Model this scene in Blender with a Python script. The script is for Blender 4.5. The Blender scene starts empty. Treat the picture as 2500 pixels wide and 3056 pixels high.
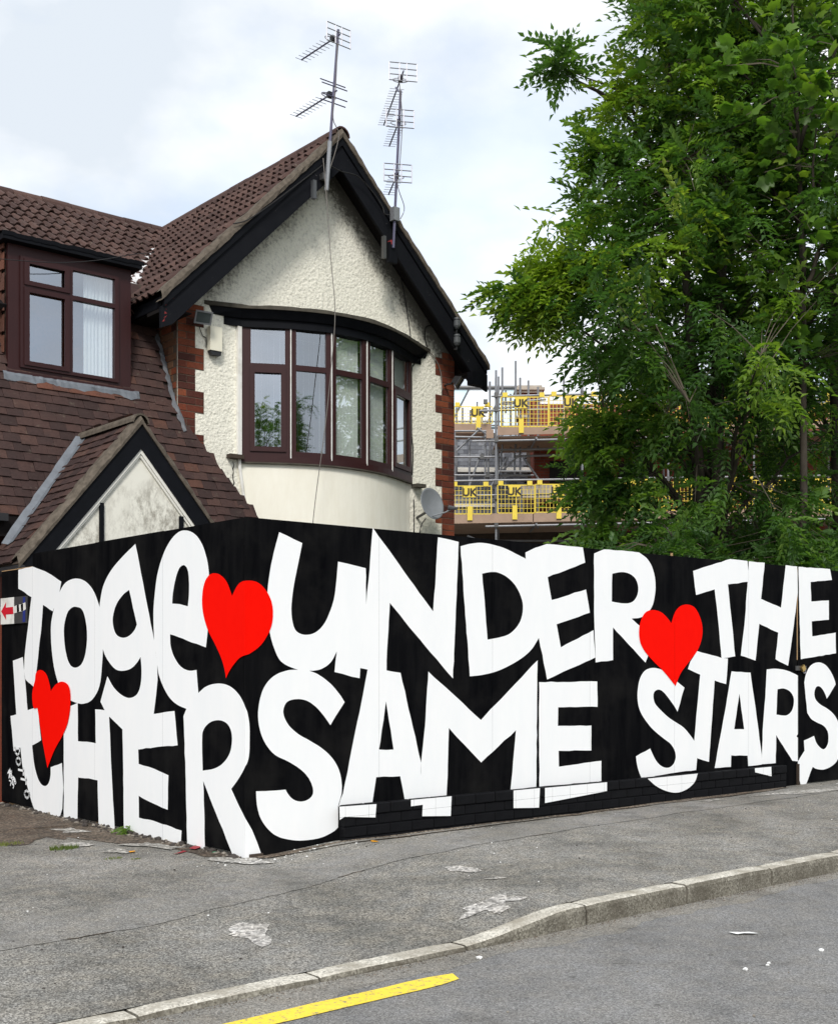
import bpy, bmesh, math, random
import numpy as np
from mathutils import Vector, Matrix
from mathutils.geometry import tessellate_polygon

random.seed(7); NR = np.random.RandomState(7)
SC = bpy.context.scene
COL = SC.collection
R_ = math.radians

# ------------------------------------------------------------------ camera
cam_d = bpy.data.cameras.new("camera"); cam = bpy.data.objects.new("camera", cam_d); COL.objects.link(cam)
cam.location = (-4.716, -7.534, 1.394)
cam.rotation_euler = (R_(90), 0, R_(-40.11))
cam_d.sensor_fit = 'HORIZONTAL'; cam_d.sensor_width = 36.0; cam_d.lens = 52.65
cam_d.shift_y = 0.1828
cam_d.clip_start = 0.1; cam_d.clip_end = 2000
SC.camera = cam

# ------------------------------------------------------------------ world, sun, exposure
SUN_EL, SUN_AZ = 43.0, 222.0
W = bpy.data.worlds.new("World"); SC.world = W; W.use_nodes = True
nt = W.node_tree; nt.nodes.clear(); N = nt.nodes.new; Lk = nt.links.new
wo = N('ShaderNodeOutputWorld'); mx = N('ShaderNodeMixShader')
b1 = N('ShaderNodeBackground'); b2 = N('ShaderNodeBackground')
sky = N('ShaderNodeTexSky'); sky.sky_type = 'NISHITA'; sky.sun_disc = False
sky.sun_elevation = R_(SUN_EL); sky.sun_rotation = R_(SUN_AZ); sky.air_density = 1.0; sky.dust_density = 1.5
Lk(sky.outputs[0], b1.inputs[0]); b1.inputs[1].default_value = 0.15
tc = N('ShaderNodeTexCoord'); mp = N('ShaderNodeMapping'); mp.inputs['Scale'].default_value = (1, 1, 1.7); mp.inputs['Location'].default_value = (3.4, 1.2, 0.6)
Lk(tc.outputs['Generated'], mp.inputs[0])
n1 = N('ShaderNodeTexNoise'); n1.inputs['Scale'].default_value = 4.6; n1.inputs['Detail'].default_value = 7; n1.inputs['Roughness'].default_value = 0.52
Lk(mp.outputs[0], n1.inputs['Vector'])
r1 = N('ShaderNodeValToRGB'); r1.color_ramp.elements[0].position = 0.36; r1.color_ramp.elements[0].color = (0.65, 0.65, 0.65, 1)
r1.color_ramp.elements[1].position = 0.56; r1.color_ramp.elements[1].color = (1, 1, 1, 1)
Lk(n1.outputs[0], r1.inputs[0])
n2 = N('ShaderNodeTexNoise'); n2.inputs['Scale'].default_value = 3.4; n2.inputs['Detail'].default_value = 8
mp2 = N('ShaderNodeMapping'); mp2.inputs['Location'].default_value = (4.7, 2.3, 5.2); mp2.inputs['Scale'].default_value = (1, 1, 1.6)
Lk(tc.outputs['Generated'], mp2.inputs[0]); Lk(mp2.outputs[0], n2.inputs['Vector'])
r2 = N('ShaderNodeValToRGB'); r2.color_ramp.elements[0].position = 0.43; r2.color_ramp.elements[0].color = (0.615, 0.668, 0.73, 1)
r2.color_ramp.elements[1].position = 0.66; r2.color_ramp.elements[1].color = (1.0, 1.0, 1.0, 1)
Lk(n2.outputs[0], r2.inputs[0]); Lk(r2.outputs[0], b2.inputs[0]); b2.inputs[1].default_value = 0.72
Lk(r1.outputs[0], mx.inputs[0]); Lk(b1.outputs[0], mx.inputs[1]); Lk(b2.outputs[0], mx.inputs[2]); Lk(mx.outputs[0], wo.inputs[0])

sd = bpy.data.lights.new("sun", 'SUN'); sd.energy = 1.5; sd.angle = R_(14); sd.color = (1.0, 0.96, 0.9)
sun = bpy.data.objects.new("sun", sd); COL.objects.link(sun)
_a, _e = R_(SUN_AZ), R_(SUN_EL)
sdir = Vector((math.sin(_a)*math.cos(_e), math.cos(_a)*math.cos(_e), math.sin(_e)))
sun.rotation_euler = (-sdir).to_track_quat('-Z', 'Y').to_euler(); sun.location = (-20, -20, 30)

vs = SC.view_settings; vs.view_transform = 'Standard'; vs.look = 'None'; vs.gamma = 1.0; vs.exposure = 0.85; vs.use_curve_mapping = False

# ------------------------------------------------------------------ materials
MATS = {}
class NT:
    def __init__(s, name):
        s.m = bpy.data.materials.new(name); s.m.use_nodes = True; s.t = s.m.node_tree
        s.p = s.t.nodes['Principled BSDF']; s.o = s.t.nodes['Material Output']; MATS[name] = s.m
    def n(s, typ, **k):
        x = s.t.nodes.new(typ)
        for a, b in k.items():
            if a.startswith('_'): setattr(x, a[1:], b)
            else: x.inputs[a.replace('__', ' ')].default_value = b
        return x
    def l(s, a, b): s.t.links.new(a, b)
    def coord(s, scale=None, kind='Object'):
        c = s.n('ShaderNodeTexCoord'); out = c.outputs[kind]
        if scale:
            m = s.n('ShaderNodeMapping'); m.inputs['Scale'].default_value = scale; s.l(out, m.inputs[0]); out = m.outputs[0]
        return out
    def noise(s, scale, detail=4, rough=.55, vec=None):
        x = s.n('ShaderNodeTexNoise', Scale=scale, Detail=detail, Roughness=rough)
        s.l(vec if vec is not None else s.coord(), x.inputs['Vector']); return x.outputs[0]
    def ramp(s, fac, stops):
        r = s.n('ShaderNodeValToRGB'); e = r.color_ramp.elements
        while len(e) < len(stops): e.new(0.5)
        for el, (p, c) in zip(e, stops):
            el.position = p; el.color = (*c, 1) if hasattr(c, '__len__') else (c, c, c, 1)
        s.l(fac, r.inputs[0]); return r.outputs[0]
    def mix(s, fac, a, b, typ='MIX'):
        x = s.n('ShaderNodeMix', _data_type='RGBA', _blend_type=typ)
        for sock, v in ((x.inputs[0], fac), (x.inputs[6], a), (x.inputs[7], b)):
            if hasattr(v, 'links'): s.l(v, sock)
            elif hasattr(v, '__len__'): sock.default_value = (*v, 1)
            else: sock.default_value = v
        return x.outputs[2]
    def math(s, op, a, b=0.0):
        x = s.n('ShaderNodeMath', _operation=op)
        for sock, v in ((x.inputs[0], a), (x.inputs[1], b)):
            if hasattr(v, 'links'): s.l(v, sock)
            else: sock.default_value = v
        return x.outputs[0]
    def bump(s, h, strength=.5, dist=.01):
        b = s.n('ShaderNodeBump', Strength=strength, Distance=dist); s.l(h, b.inputs['Height']); s.l(b.outputs[0], s.p.inputs['Normal'])
    def col(s, v):
        if hasattr(v, 'links'): s.l(v, s.p.inputs['Base Color'])
        else: s.p.inputs['Base Color'].default_value = (*v, 1)
    def set(s, rough=.7, spec=.4, metal=0):
        s.p.inputs['Roughness'].default_value = rough; s.p.inputs['Specular IOR Level'].default_value = spec; s.p.inputs['Metallic'].default_value = metal

def plain(name, c, rough=.7, spec=.35, metal=0, var=.25, scale=6, bump=0, bscale=60):
    k = NT(name); k.set(rough, spec, metal)
    f = k.noise(scale, 5)
    k.col(k.mix(f, tuple(x*(1-var) for x in c), tuple(min(1, x*(1+var)) for x in c)))
    if bump: k.bump(k.noise(bscale, 4), bump, .004)
    return k.m

# --- ground
def asphalt(name, dark, light, warm, speck=170, contrast=.5):
    k = NT(name); k.set(.9, .25)
    big = k.noise(.9, 5, .6); mid = k.noise(7, 4)
    base = k.mix(k.ramp(big, [(.38, 0), (.62, 1)]), dark, light)
    base = k.mix(k.ramp(mid, [(.4, 0), (.72, .55)]), base, warm)
    v = k.n('ShaderNodeTexVoronoi', Scale=speck, Randomness=1.0); k.l(k.coord(), v.inputs['Vector'])
    sp = k.ramp(v.outputs['Color'], [(.15, 1-contrast), (.55, 1.0), (.95, 1+contrast*1.3)])
    base = k.mix(1.0, base, sp, 'MULTIPLY')
    stn = k.noise(2.1, 6, .7)
    base = k.mix(1.0, base, k.ramp(stn, [(.34, .70), (.46, .96), (.6, 1.03), (.72, 1.16)]), 'MULTIPLY')
    fine = k.noise(60, 3, .7)
    base = k.mix(1.0, base, k.ramp(fine, [(.3, .78), (.7, 1.2)]), 'MULTIPLY')
    gum = k.n('ShaderNodeTexVoronoi', Scale=2.6, Randomness=1.0); k.l(k.coord(), gum.inputs['Vector'])
    base = k.mix(k.ramp(gum.outputs['Distance'], [(.035, .55), (.055, 0)]), base, (.06, .057, .052))
    k.col(base); k.bump(k.math('ADD', v.outputs['Distance'], k.math('MULTIPLY', fine, .8)), .5, .006)
asphalt('pavement_asphalt', (.160, .155, .139), (.268, .260, .241), (.285, .256, .206), 125, .60)
asphalt('trench_asphalt', (.188, .182, .165), (.262, .255, .242), (.265, .242, .200), 150, .45)
asphalt('road_asphalt', (.188, .185, .180), (.232, .229, .224), (.246, .231, .206), 150, .42)
asphalt('gutter_silt', (.215, .205, .185), (.275, .260, .232), (.255, .228, .185), 150, .45)
asphalt('worn_base', (.34, .325, .30), (.50, .48, .45), (.42, .385, .335), 60, .55)
asphalt('dirt', (.075, .060, .046), (.17, .142, .112), (.14, .10, .07), 60, .6)
asphalt('concrete_spill', (.26, .25, .225), (.48, .465, .435), (.32, .295, .25), 50, .55)
k = NT('kerb_concrete'); k.set(.9, .2)
v = k.n('ShaderNodeTexVoronoi', Scale=95); k.l(k.coord(), v.inputs['Vector'])
b = k.ramp(v.outputs['Color'], [(.1, (.34, .32, .275)), (.5, (.56, .53, .455)), (.9, (.76, .72, .63))])
b = k.mix(k.ramp(k.noise(5, 5), [(.42, 0), (.66, .85)]), b, (.30, .27, .215))
k.col(b); k.bump(k.math('ADD', v.outputs['Distance'], k.noise(30, 4)), .5, .006)
k = NT('kerb_shaded_face'); k.set(.9, .2)  # stained kerb concrete, darkened overall so the upright faces carry painted shade
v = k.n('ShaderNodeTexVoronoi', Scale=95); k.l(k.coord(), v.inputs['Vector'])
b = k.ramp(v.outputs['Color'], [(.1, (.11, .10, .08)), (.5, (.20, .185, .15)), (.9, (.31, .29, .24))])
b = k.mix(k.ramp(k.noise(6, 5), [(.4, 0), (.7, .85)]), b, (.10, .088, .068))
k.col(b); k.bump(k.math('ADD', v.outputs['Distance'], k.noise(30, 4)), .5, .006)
k = NT('yellow_line'); k.set(.6, .4)
w = k.ramp(k.noise(30, 8, .85), [(.40, 1), (.46, 0)])
k.col(k.mix(w, k.mix(k.noise(8, 3), (.84, .60, .03), (.94, .72, .07)), (.2, .19, .16))); k.bump(k.noise(120, 3), .3, .003)

# --- hoarding paints
k = NT('hoarding_black'); k.set(.8, .02)
st = k.noise(1.0, 6, .65, k.coord((9, 9, 1.2)))
bl = k.noise(2.2, 5, .6)
c = k.mix(k.ramp(st, [(.35, 0), (.75, 1)]), (.0022, .0024, .0032), (.0085, .0085, .0090))
c = k.mix(k.ramp(bl, [(.48, 0), (.70, .8)]), c, (.0125, .0122, .0118))
k.col(c); k.bump(k.noise(30, 5, .6, k.coord((3, 3, .5))), .12, .003)
k = NT('mural_white'); k.set(.5, .35)
k.col(k.mix(k.ramp(k.noise(1.0, 7, .7, k.coord((5, 5, 1.3))), [(.35, 0), (.8, 1)]), (.90, .905, .905), (.845, .865, .875))); k.bump(k.noise(25, 4), .06, .003)
k = NT('mural_red'); k.set(.7, .04); k.col(k.mix(k.noise(12, 5), (.88, .003, .0005), (.93, .006, .001)))
k = NT('blockwork_black'); k.set(.7, .10)
k.col(k.mix(k.noise(14, 5), (.003, .0033, .0042), (.009, .009, .0105))); k.bump(k.noise(55, 5, .7), .5, .006)
plain('raw_timber', (.42, .27, .14), .8, .2, 0, .3, 9, .3)
plain('dark_timber_and_shade', (.06, .045, .035), .85, .2, 0, .4, 9, .3)  # dark wood; also the painted shade on the far building's lower wall
plain('brass', (.65, .45, .16), .35, .5, .9, .15, 40)
plain('steel_dark', (.12, .12, .12), .5, .4, .7)

# --- house
k = NT('roughcast_cream'); k.set(.95, .15)
vec = k.coord()
v = k.n('ShaderNodeTexVoronoi', Scale=32, Randomness=1.0); k.l(vec, v.inputs['Vector'])
dn = k.noise(21, 4, .66)
v.feature = 'SMOOTH_F1'
h = k.math('ADD', k.math('MULTIPLY', dn, 1.3), k.math('MULTIPLY', v.outputs['Distance'], .7))
c = k.mix(k.noise(1.2, 5), (.84, .815, .695), (.895, .87, .765))
c = k.mix(1.0, c, k.ramp(dn, [(.32, .70), (.46, .95), (.62, 1.04)]), 'MULTIPLY')  # pits of the bump darkened in the colour, their shade painted in
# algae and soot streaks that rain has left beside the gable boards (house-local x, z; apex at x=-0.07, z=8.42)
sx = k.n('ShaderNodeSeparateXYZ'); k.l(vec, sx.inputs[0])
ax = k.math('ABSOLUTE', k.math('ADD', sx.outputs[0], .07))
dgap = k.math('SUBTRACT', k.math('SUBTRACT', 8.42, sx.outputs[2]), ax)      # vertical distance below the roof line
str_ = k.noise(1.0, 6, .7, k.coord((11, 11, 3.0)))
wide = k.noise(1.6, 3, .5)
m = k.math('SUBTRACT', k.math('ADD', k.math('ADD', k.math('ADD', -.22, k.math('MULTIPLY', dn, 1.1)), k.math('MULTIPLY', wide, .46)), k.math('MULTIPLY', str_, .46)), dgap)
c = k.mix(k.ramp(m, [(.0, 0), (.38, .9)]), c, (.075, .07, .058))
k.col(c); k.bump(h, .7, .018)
k = NT('smooth_render'); k.set(.85, .2)
st = k.noise(1.0, 6, .7, k.coord((5, 5, 1.4)))
k.col(k.mix(k.ramp(st, [(.4, 0), (.8, .75)]), (.85, .825, .72), (.74, .70, .58))); k.bump(k.noise(9, 5), .25, .01)
k = NT('porch_render'); k.set(.9, .15)
st = k.noise(1.0, 7, .75, k.coord((13, 13, 7))); big = k.noise(1.7, 3)
mm = k.math('MULTIPLY', k.ramp(st, [(.42, 0), (.62, 1)]), k.ramp(big, [(.42, 0), (.62, .9)]))
k.col(k.mix(mm, (.78, .765, .68), (.28, .26, .215))); k.bump(k.noise(25, 5), .3, .006)
plain('white_moulding', (.78, .765, .70), .7, .3, 0, .1, 12, .2)
def rnd_fac(k):
    oi = k.n('ShaderNodeObjectInfo'); g = k.n('ShaderNodeNewGeometry')
    return k.math('FRACT', k.math('ADD', k.math('MULTIPLY', oi.outputs['Random'], 7.31), k.math('MULTIPLY', g.outputs['Random Per Island'], 3.17)))
def variety(name, stops, rough=.85, bump=.35, grime=(.05, .045, .04), gs=5, bs=70, gamt=.6, lichen=0):
    k = NT(name); k.set(rough, .22)
    c = k.ramp(rnd_fac(k), stops)
    vec = k.coord(None, 'Object')
    g = k.n('ShaderNodeNewGeometry')
    pos = g.outputs['Position']
    c = k.mix(k.ramp(k.noise(gs, 6, .65, pos), [(.48, 0), (.78, gamt)]), c, grime)
    c = k.mix(1.0, c, k.ramp(k.noise(45, 4, .7, pos), [(.3, .75), (.7, 1.2)]), 'MULTIPLY')
    if lichen: c = k.mix(k.ramp(k.noise(11, 6, .75, pos), [(.60, 0), (.68, lichen)]), c, (.17, .155, .115))
    k.col(c); k.bump(k.noise(bs, 4, .65, pos), bump, .006); return k.m
variety('roof_tile_brown', [(0, (.058, .033, .028)), (.5, (.075, .043, .036)), (1, (.098, .057, .047))], grime=(.04, .03, .027), lichen=.55)
variety('clay_plain_tile', [(0, (.038, .023, .021)), (.35, (.052, .030, .027)), (.75, (.064, .036, .031)), (.95, (.078, .043, .035)), (1, (.10, .046, .032))], grime=(.03, .022, .021), lichen=.3)
variety('clay_orange_tile', [(0, (.10, .045, .032)), (.5, (.15, .060, .038)), (1, (.095, .046, .035))], grime=(.05, .035, .03))
variety('red_brick', [(0, (.055, .020, .016)), (.3, (.105, .030, .020)), (.65, (.165, .042, .022)), (1, (.235, .066, .030))], grime=(.055, .032, .026), gs=7)
variety('buff_brick', [(0, (.09, .038, .022)), (.5, (.15, .07, .038)), (1, (.21, .115, .065))], grime=(.06, .035, .028))
variety('grey_slate', [(0, (.085, .09, .105)), (.5, (.14, .148, .165)), (1, (.215, .225, .245))], grime=(.1, .1, .11), bump=.2)
plain('mortar', (.11, .08, .06), .95, .1, 0, .35, 20, .4)
plain('verge_mortar', (.112, .094, .075), .95, .1, 0, .75, 16, .8, 40)
k = NT('valley_mortar'); k.set(.9, .2); k.col(k.ramp(k.noise(9, 6, .7), [(.3, (.30, .28, .25)), (.5, (.62, .62, .62)), (.8, (.8, .81, .83))])); k.bump(k.noise(20, 5), .6, .012)
plain('lead_flashing', (.15, .165, .185), .55, .5, .2, .45, 9, .5, 22)
plain('lead_dull', (.11, .115, .125), .6, .4, .2, .6, 12, .6, 22)
plain('black_board', (.0055, .0062, .0085), .65, .10, 0, .5, 7, .25, 30)
k = NT('flaked_board'); k.set(.65, .10)
f = k.ramp(k.noise(7.5, 6, .72), [(.655, 0), (.67, 1)])
c = k.mix(k.noise(5, 5), (.0045, .0052, .0075), (.0105, .011, .014)); k.col(k.mix(f, c, (.11, .105, .105))); k.bump(k.noise(25, 5, .6, k.coord((2, 2, 2))), .25, .006)
plain('bare_red_paint', (.25, .035, .035), .8, .2, 0, .4, 14)
k = NT('brown_frame'); k.set(.45, .25)
k.col(k.mix(k.noise(1, 5, .6, k.coord((14, 14, 2))), (.026, .0080, .0085), (.044, .0135, .0135)))
k = NT('white_trim'); k.set(.5, .4); k.col(k.mix(k.ramp(k.noise(6, 5), [(.5, 0), (.8, 1)]), (.80, .79, .75), (.55, .53, .47)))
plain('cream_plastic', (.80, .77, .63), .5, .4, 0, .06, 5)
plain('black_plastic', (.02, .02, .022), .5, .4)
plain('grey_plastic', (.075, .08, .085), .55, .4)
plain('cable_black', (.018, .017, .017), .6, .3)
plain('cable_grey', (.16, .145, .13), .6, .3)
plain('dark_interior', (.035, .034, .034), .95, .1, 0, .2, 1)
plain('blind_fabric', (.82, .86, .82), .9, .15, 0, .12, 8)
plain('net_curtain', (.74, .78, .80), .95, .1, 0, .08, 30)
plain('soffit_dark', (.014, .012, .012), .9, .1)
plain('mossy_felt', (.075, .068, .055), .95, .1, 0, .6, 12, .7, 35)
def glass(name, tint, base):
    k = NT(name)
    gl = k.n('ShaderNodeBsdfGlossy'); gl.inputs['Roughness'].default_value = .015; gl.inputs['Color'].default_value = (.93, .96, 1, 1)
    tr = k.n('ShaderNodeBsdfTransparent'); tr.inputs[0].default_value = (*tint, 1)
    lw_ = k.n('ShaderNodeLayerWeight', Blend=.5); mxs = k.n('ShaderNodeMixShader')
    f5 = k.math('ADD', k.math('MULTIPLY', k.math('POWER', lw_.outputs['Facing'], 4.0), 1-base), base)
    k.l(f5, mxs.inputs[0]); k.l(tr.outputs[0], mxs.inputs[1]); k.l(gl.outputs[0], mxs.inputs[2]); k.l(mxs.outputs[0], k.o.inputs[0])
    bp = k.n('ShaderNodeBump', Strength=.03, Distance=.01); k.l(k.noise(1.4, 1), bp.inputs['Height']); k.l(bp.outputs[0], gl.inputs['Normal'])
glass('window_glass', (.90, .93, .92), .36)
plain('galvanised', (.26, .27, .285), .5, .4, .4, .2, 25)
plain('aluminium', (.42, .42, .46), .4, .5, .5, .12, 20)
plain('antenna_boom', (.10, .095, .15), .5, .5, .2, .2, 20)
plain('dish_grey', (.20, .215, .23), .55, .4, .1, .12, 14)
plain('lamp_glass', (.07, .085, .085), .2, .6)

# --- far building and scaffold
plain('scaffold_tube', (.24, .245, .26), .5, .4, .4, .3, 8)
plain('scaffold_board', (.36, .255, .19), .85, .2, 0, .25, 4, .2)
k = NT('guard_yellow'); k.set(.5, .4); k.col(k.mix(k.noise(5, 4), (.72, .53, .05), (.86, .68, .10)))
plain('guard_dark', (.05, .04, .03), .7)
k = NT('sheet_blue'); k.set(.35, .5); k.col(k.mix(k.noise(.8, 4), (.50, .68, .74), (.66, .80, .84)))
k = NT('sheet_white'); k.set(.35, .5); k.col(k.mix(k.noise(.8, 4), (.74, .80, .84), (.86, .88, .90)))
k = NT('far_brick'); k.set(.9, .2)
bt = k.n('ShaderNodeTexBrick', Scale=1.0, Color1=(.30, .075, .045, 1), Color2=(.20, .05, .035, 1), Mortar=(.16, .11, .09, 1)); bt.inputs['Brick Width'].default_value = .225; bt.inputs['Row Height'].default_value = .075; bt.inputs['Mortar Size'].default_value = .008
mpn = k.n('ShaderNodeMapping'); mpn.inputs['Rotation'].default_value = (R_(90), 0, 0); k.l(k.coord(), mpn.inputs[0]); k.l(mpn.outputs[0], bt.inputs['Vector']); k.col(bt.outputs[0])
plain('stone_cap', (.42, .37, .31), .9, .2, 0, .3, 6, .3)

# --- vegetation
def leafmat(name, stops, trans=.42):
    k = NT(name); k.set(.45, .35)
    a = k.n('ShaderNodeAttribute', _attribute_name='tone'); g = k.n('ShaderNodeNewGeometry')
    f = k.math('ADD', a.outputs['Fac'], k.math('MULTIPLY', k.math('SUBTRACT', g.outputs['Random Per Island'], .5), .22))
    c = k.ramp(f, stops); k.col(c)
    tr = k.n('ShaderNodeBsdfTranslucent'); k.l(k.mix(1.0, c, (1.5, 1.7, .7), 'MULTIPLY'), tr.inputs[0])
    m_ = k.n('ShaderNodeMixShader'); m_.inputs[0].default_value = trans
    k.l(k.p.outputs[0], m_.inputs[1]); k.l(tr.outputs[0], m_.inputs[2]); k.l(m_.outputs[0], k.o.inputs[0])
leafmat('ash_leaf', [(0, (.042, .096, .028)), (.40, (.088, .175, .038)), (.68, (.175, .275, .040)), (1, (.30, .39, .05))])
leafmat('sycamore_leaf', [(0, (.060, .125, .028)), (.5, (.110, .205, .03)), (1, (.19, .28, .04))], .45)
leafmat('grass_blade', [(0, (.06, .11, .02)), (1, (.20, .22, .06))], .3)
plain('bark', (.065, .055, .045), .95, .1, 0, .4, 9, .7, 25)
plain('twig', (.10, .085, .065), .95, .1, 0, .3, 9)
plain('white_scrap', (.80, .80, .78), .8, .2, 0, .05)
plain('orange_scrap', (.75, .33, .02), .7)
plain('red_scrap', (.30, .02, .03), .7)
plain('green_scrap', (.03, .25, .12), .7)
plain('stone_pebble', (.25, .225, .19), .9, .2, 0, .4, 14, .3)
plain('black_stone', (.06, .052, .047), .9, .2, 0, .5, 14, .4)
def M(n): return MATS[n]

# ------------------------------------------------------------------ mesh helpers
ORG = {}
class MB:
    def __init__(s): s.v = []; s.f = []; s.smooth = False
    def add(s, vs, fs):
        o = len(s.v); s.v += [tuple(x) for x in vs]; s.f += [tuple(i+o for i in q) for q in fs]; return s
    def box(s, x0, x1, y0, y1, z0, z1):
        return s.add([(x0,y0,z0),(x1,y0,z0),(x1,y1,z0),(x0,y1,z0),(x0,y0,z1),(x1,y0,z1),(x1,y1,z1),(x0,y1,z1)],
                     [(0,3,2,1),(4,5,6,7),(0,1,5,4),(1,2,6,5),(2,3,7,6),(3,0,4,7)])
    def lbox(s, fr, u0, u1, z0, z1, d0, d1):
        P, e, n = fr; c = []
        for z in (z0, z1):
            for u, d in ((u0, d0), (u1, d0), (u1, d1), (u0, d1)):
                c.append((P[0]+e[0]*u+n[0]*d, P[1]+e[1]*u+n[1]*d, z))
        return s.add(c, [(0,3,2,1),(4,5,6,7),(0,1,5,4),(1,2,6,5),(2,3,7,6),(3,0,4,7)])
    def ext(s, poly, vec):
        n = len(poly); a = [Vector(p) for p in poly]; b = [p+Vector(vec) for p in a]
        return s.add(a+b, [tuple(range(n))[::-1], tuple(range(n, 2*n))]+[(i, (i+1) % n, n+(i+1) % n, n+i) for i in range(n)])
    def plate(s, outer, holes, fn, d0, d1):
        loops = [outer]+list(holes)
        tri = tessellate_polygon([[Vector((a, b, 0)) for a, b in l] for l in loops])
        flat = [p for l in loops for p in l]; n = len(flat)
        vs = [fn(a, b, d0) for a, b in flat]+[fn(a, b, d1) for a, b in flat]
        fs = [tuple(t) for t in tri]+[tuple(i+n for i in t[::-1]) for t in tri]; o = 0
        for l in loops:
            m = len(l)
            for i in range(m): fs.append((o+i, o+(i+1) % m, n+o+(i+1) % m, n+o+i))
            o += m
        return s.add(vs, fs)
    def tube(s, pts, r, n=7, cap=True):
        pts = [Vector(p) for p in pts]; rs = r if hasattr(r, '__len__') else [r]*len(pts); o = len(s.v); fs = []
        up = Vector((0, 0, 1))
        for i, p in enumerate(pts):
            d = (pts[min(i+1, len(pts)-1)]-pts[max(i-1, 0)]).normalized()
            a = d.cross(up) if abs(d.z) < .95 else d.cross(Vector((1, 0, 0))); a.normalize(); b = d.cross(a)
            for k in range(n):
                t = 2*math.pi*k/n; s.v.append(tuple(p+(a*math.cos(t)+b*math.sin(t))*rs[i]))
        for i in range(len(pts)-1):
            for k in range(n): fs.append((o+i*n+k, o+i*n+(k+1) % n, o+(i+1)*n+(k+1) % n, o+(i+1)*n+k))
        if cap: fs += [tuple(o+k for k in range(n)), tuple(o+(len(pts)-1)*n+k for k in range(n))[::-1]]
        s.f += fs; return s
    def lathe(s, prof, n=16, mat=None):
        o = len(s.v); m = len(prof)
        for k in range(n):
            t = 2*math.pi*k/n
            for r, z in prof:
                p = Vector((r*math.cos(t), r*math.sin(t), z)); s.v.append(tuple(mat @ p if mat else p))
        for k in range(n):
            for i in range(m-1):
                s.f.append((o+k*m+i, o+((k+1) % n)*m+i, o+((k+1) % n)*m+i+1, o+k*m+i+1))
        return s
    def mesh(s, name, mat, off=(0, 0, 0), normals=True):
        me = bpy.data.meshes.new(name); ox, oy, oz = off
        me.from_pydata([(x-ox, y-oy, z-oz) for x, y, z in s.v], [], s.f)
        if normals:
            bm = bmesh.new(); bm.from_mesh(me); bmesh.ops.recalc_face_normals(bm, faces=bm.faces); bm.to_mesh(me); bm.free()
        me.materials.append(M(mat))
        if s.smooth: me.polygons.foreach_set('use_smooth', [True]*len(me.polygons))
        return me
    def build(s, name, mat, parent=None, origin=None, normals=True):
        if parent is not None: org = ORG[parent]
        else: org = Vector(origin) if origin is not None else Vector((0, 0, 0))
        o = bpy.data.objects.new(name, s.mesh(name, mat, org, normals)); COL.objects.link(o)
        if parent is not None: o.parent = parent
        else: o.location = org
        ORG[o] = org; return o
def tag(o, label=None, cat=None, group=None, kind=None):
    if label: o['label'] = label
    if cat: o['category'] = cat
    if group: o['group'] = group
    if kind: o['kind'] = kind
    return o
def empty(name, loc, rz=0, local=False):
    o = bpy.data.objects.new(name, None); COL.objects.link(o); o.location = loc; o.rotation_euler.z = rz; o.empty_display_size = .2
    ORG[o] = Vector((0, 0, 0)) if local else Vector(loc); return o
def inst(name, me, parent, mat4):
    o = bpy.data.objects.new(name, me); COL.objects.link(o); o.parent = parent
    o.matrix_local = Matrix.Translation(-ORG[parent]) @ mat4; ORG[o] = ORG[parent]; return o
def basis(x, y, z, loc):
    m = Matrix.Identity(4)
    for i, c in enumerate((x, y, z)):
        for j in range(3): m[j][i] = c[j]
    for j in range(3): m[j][3] = loc[j]
    return m
def P2(s, k=.001): return [tuple(float(q)*k for q in t.split(',')) for t in s.split()]
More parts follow.
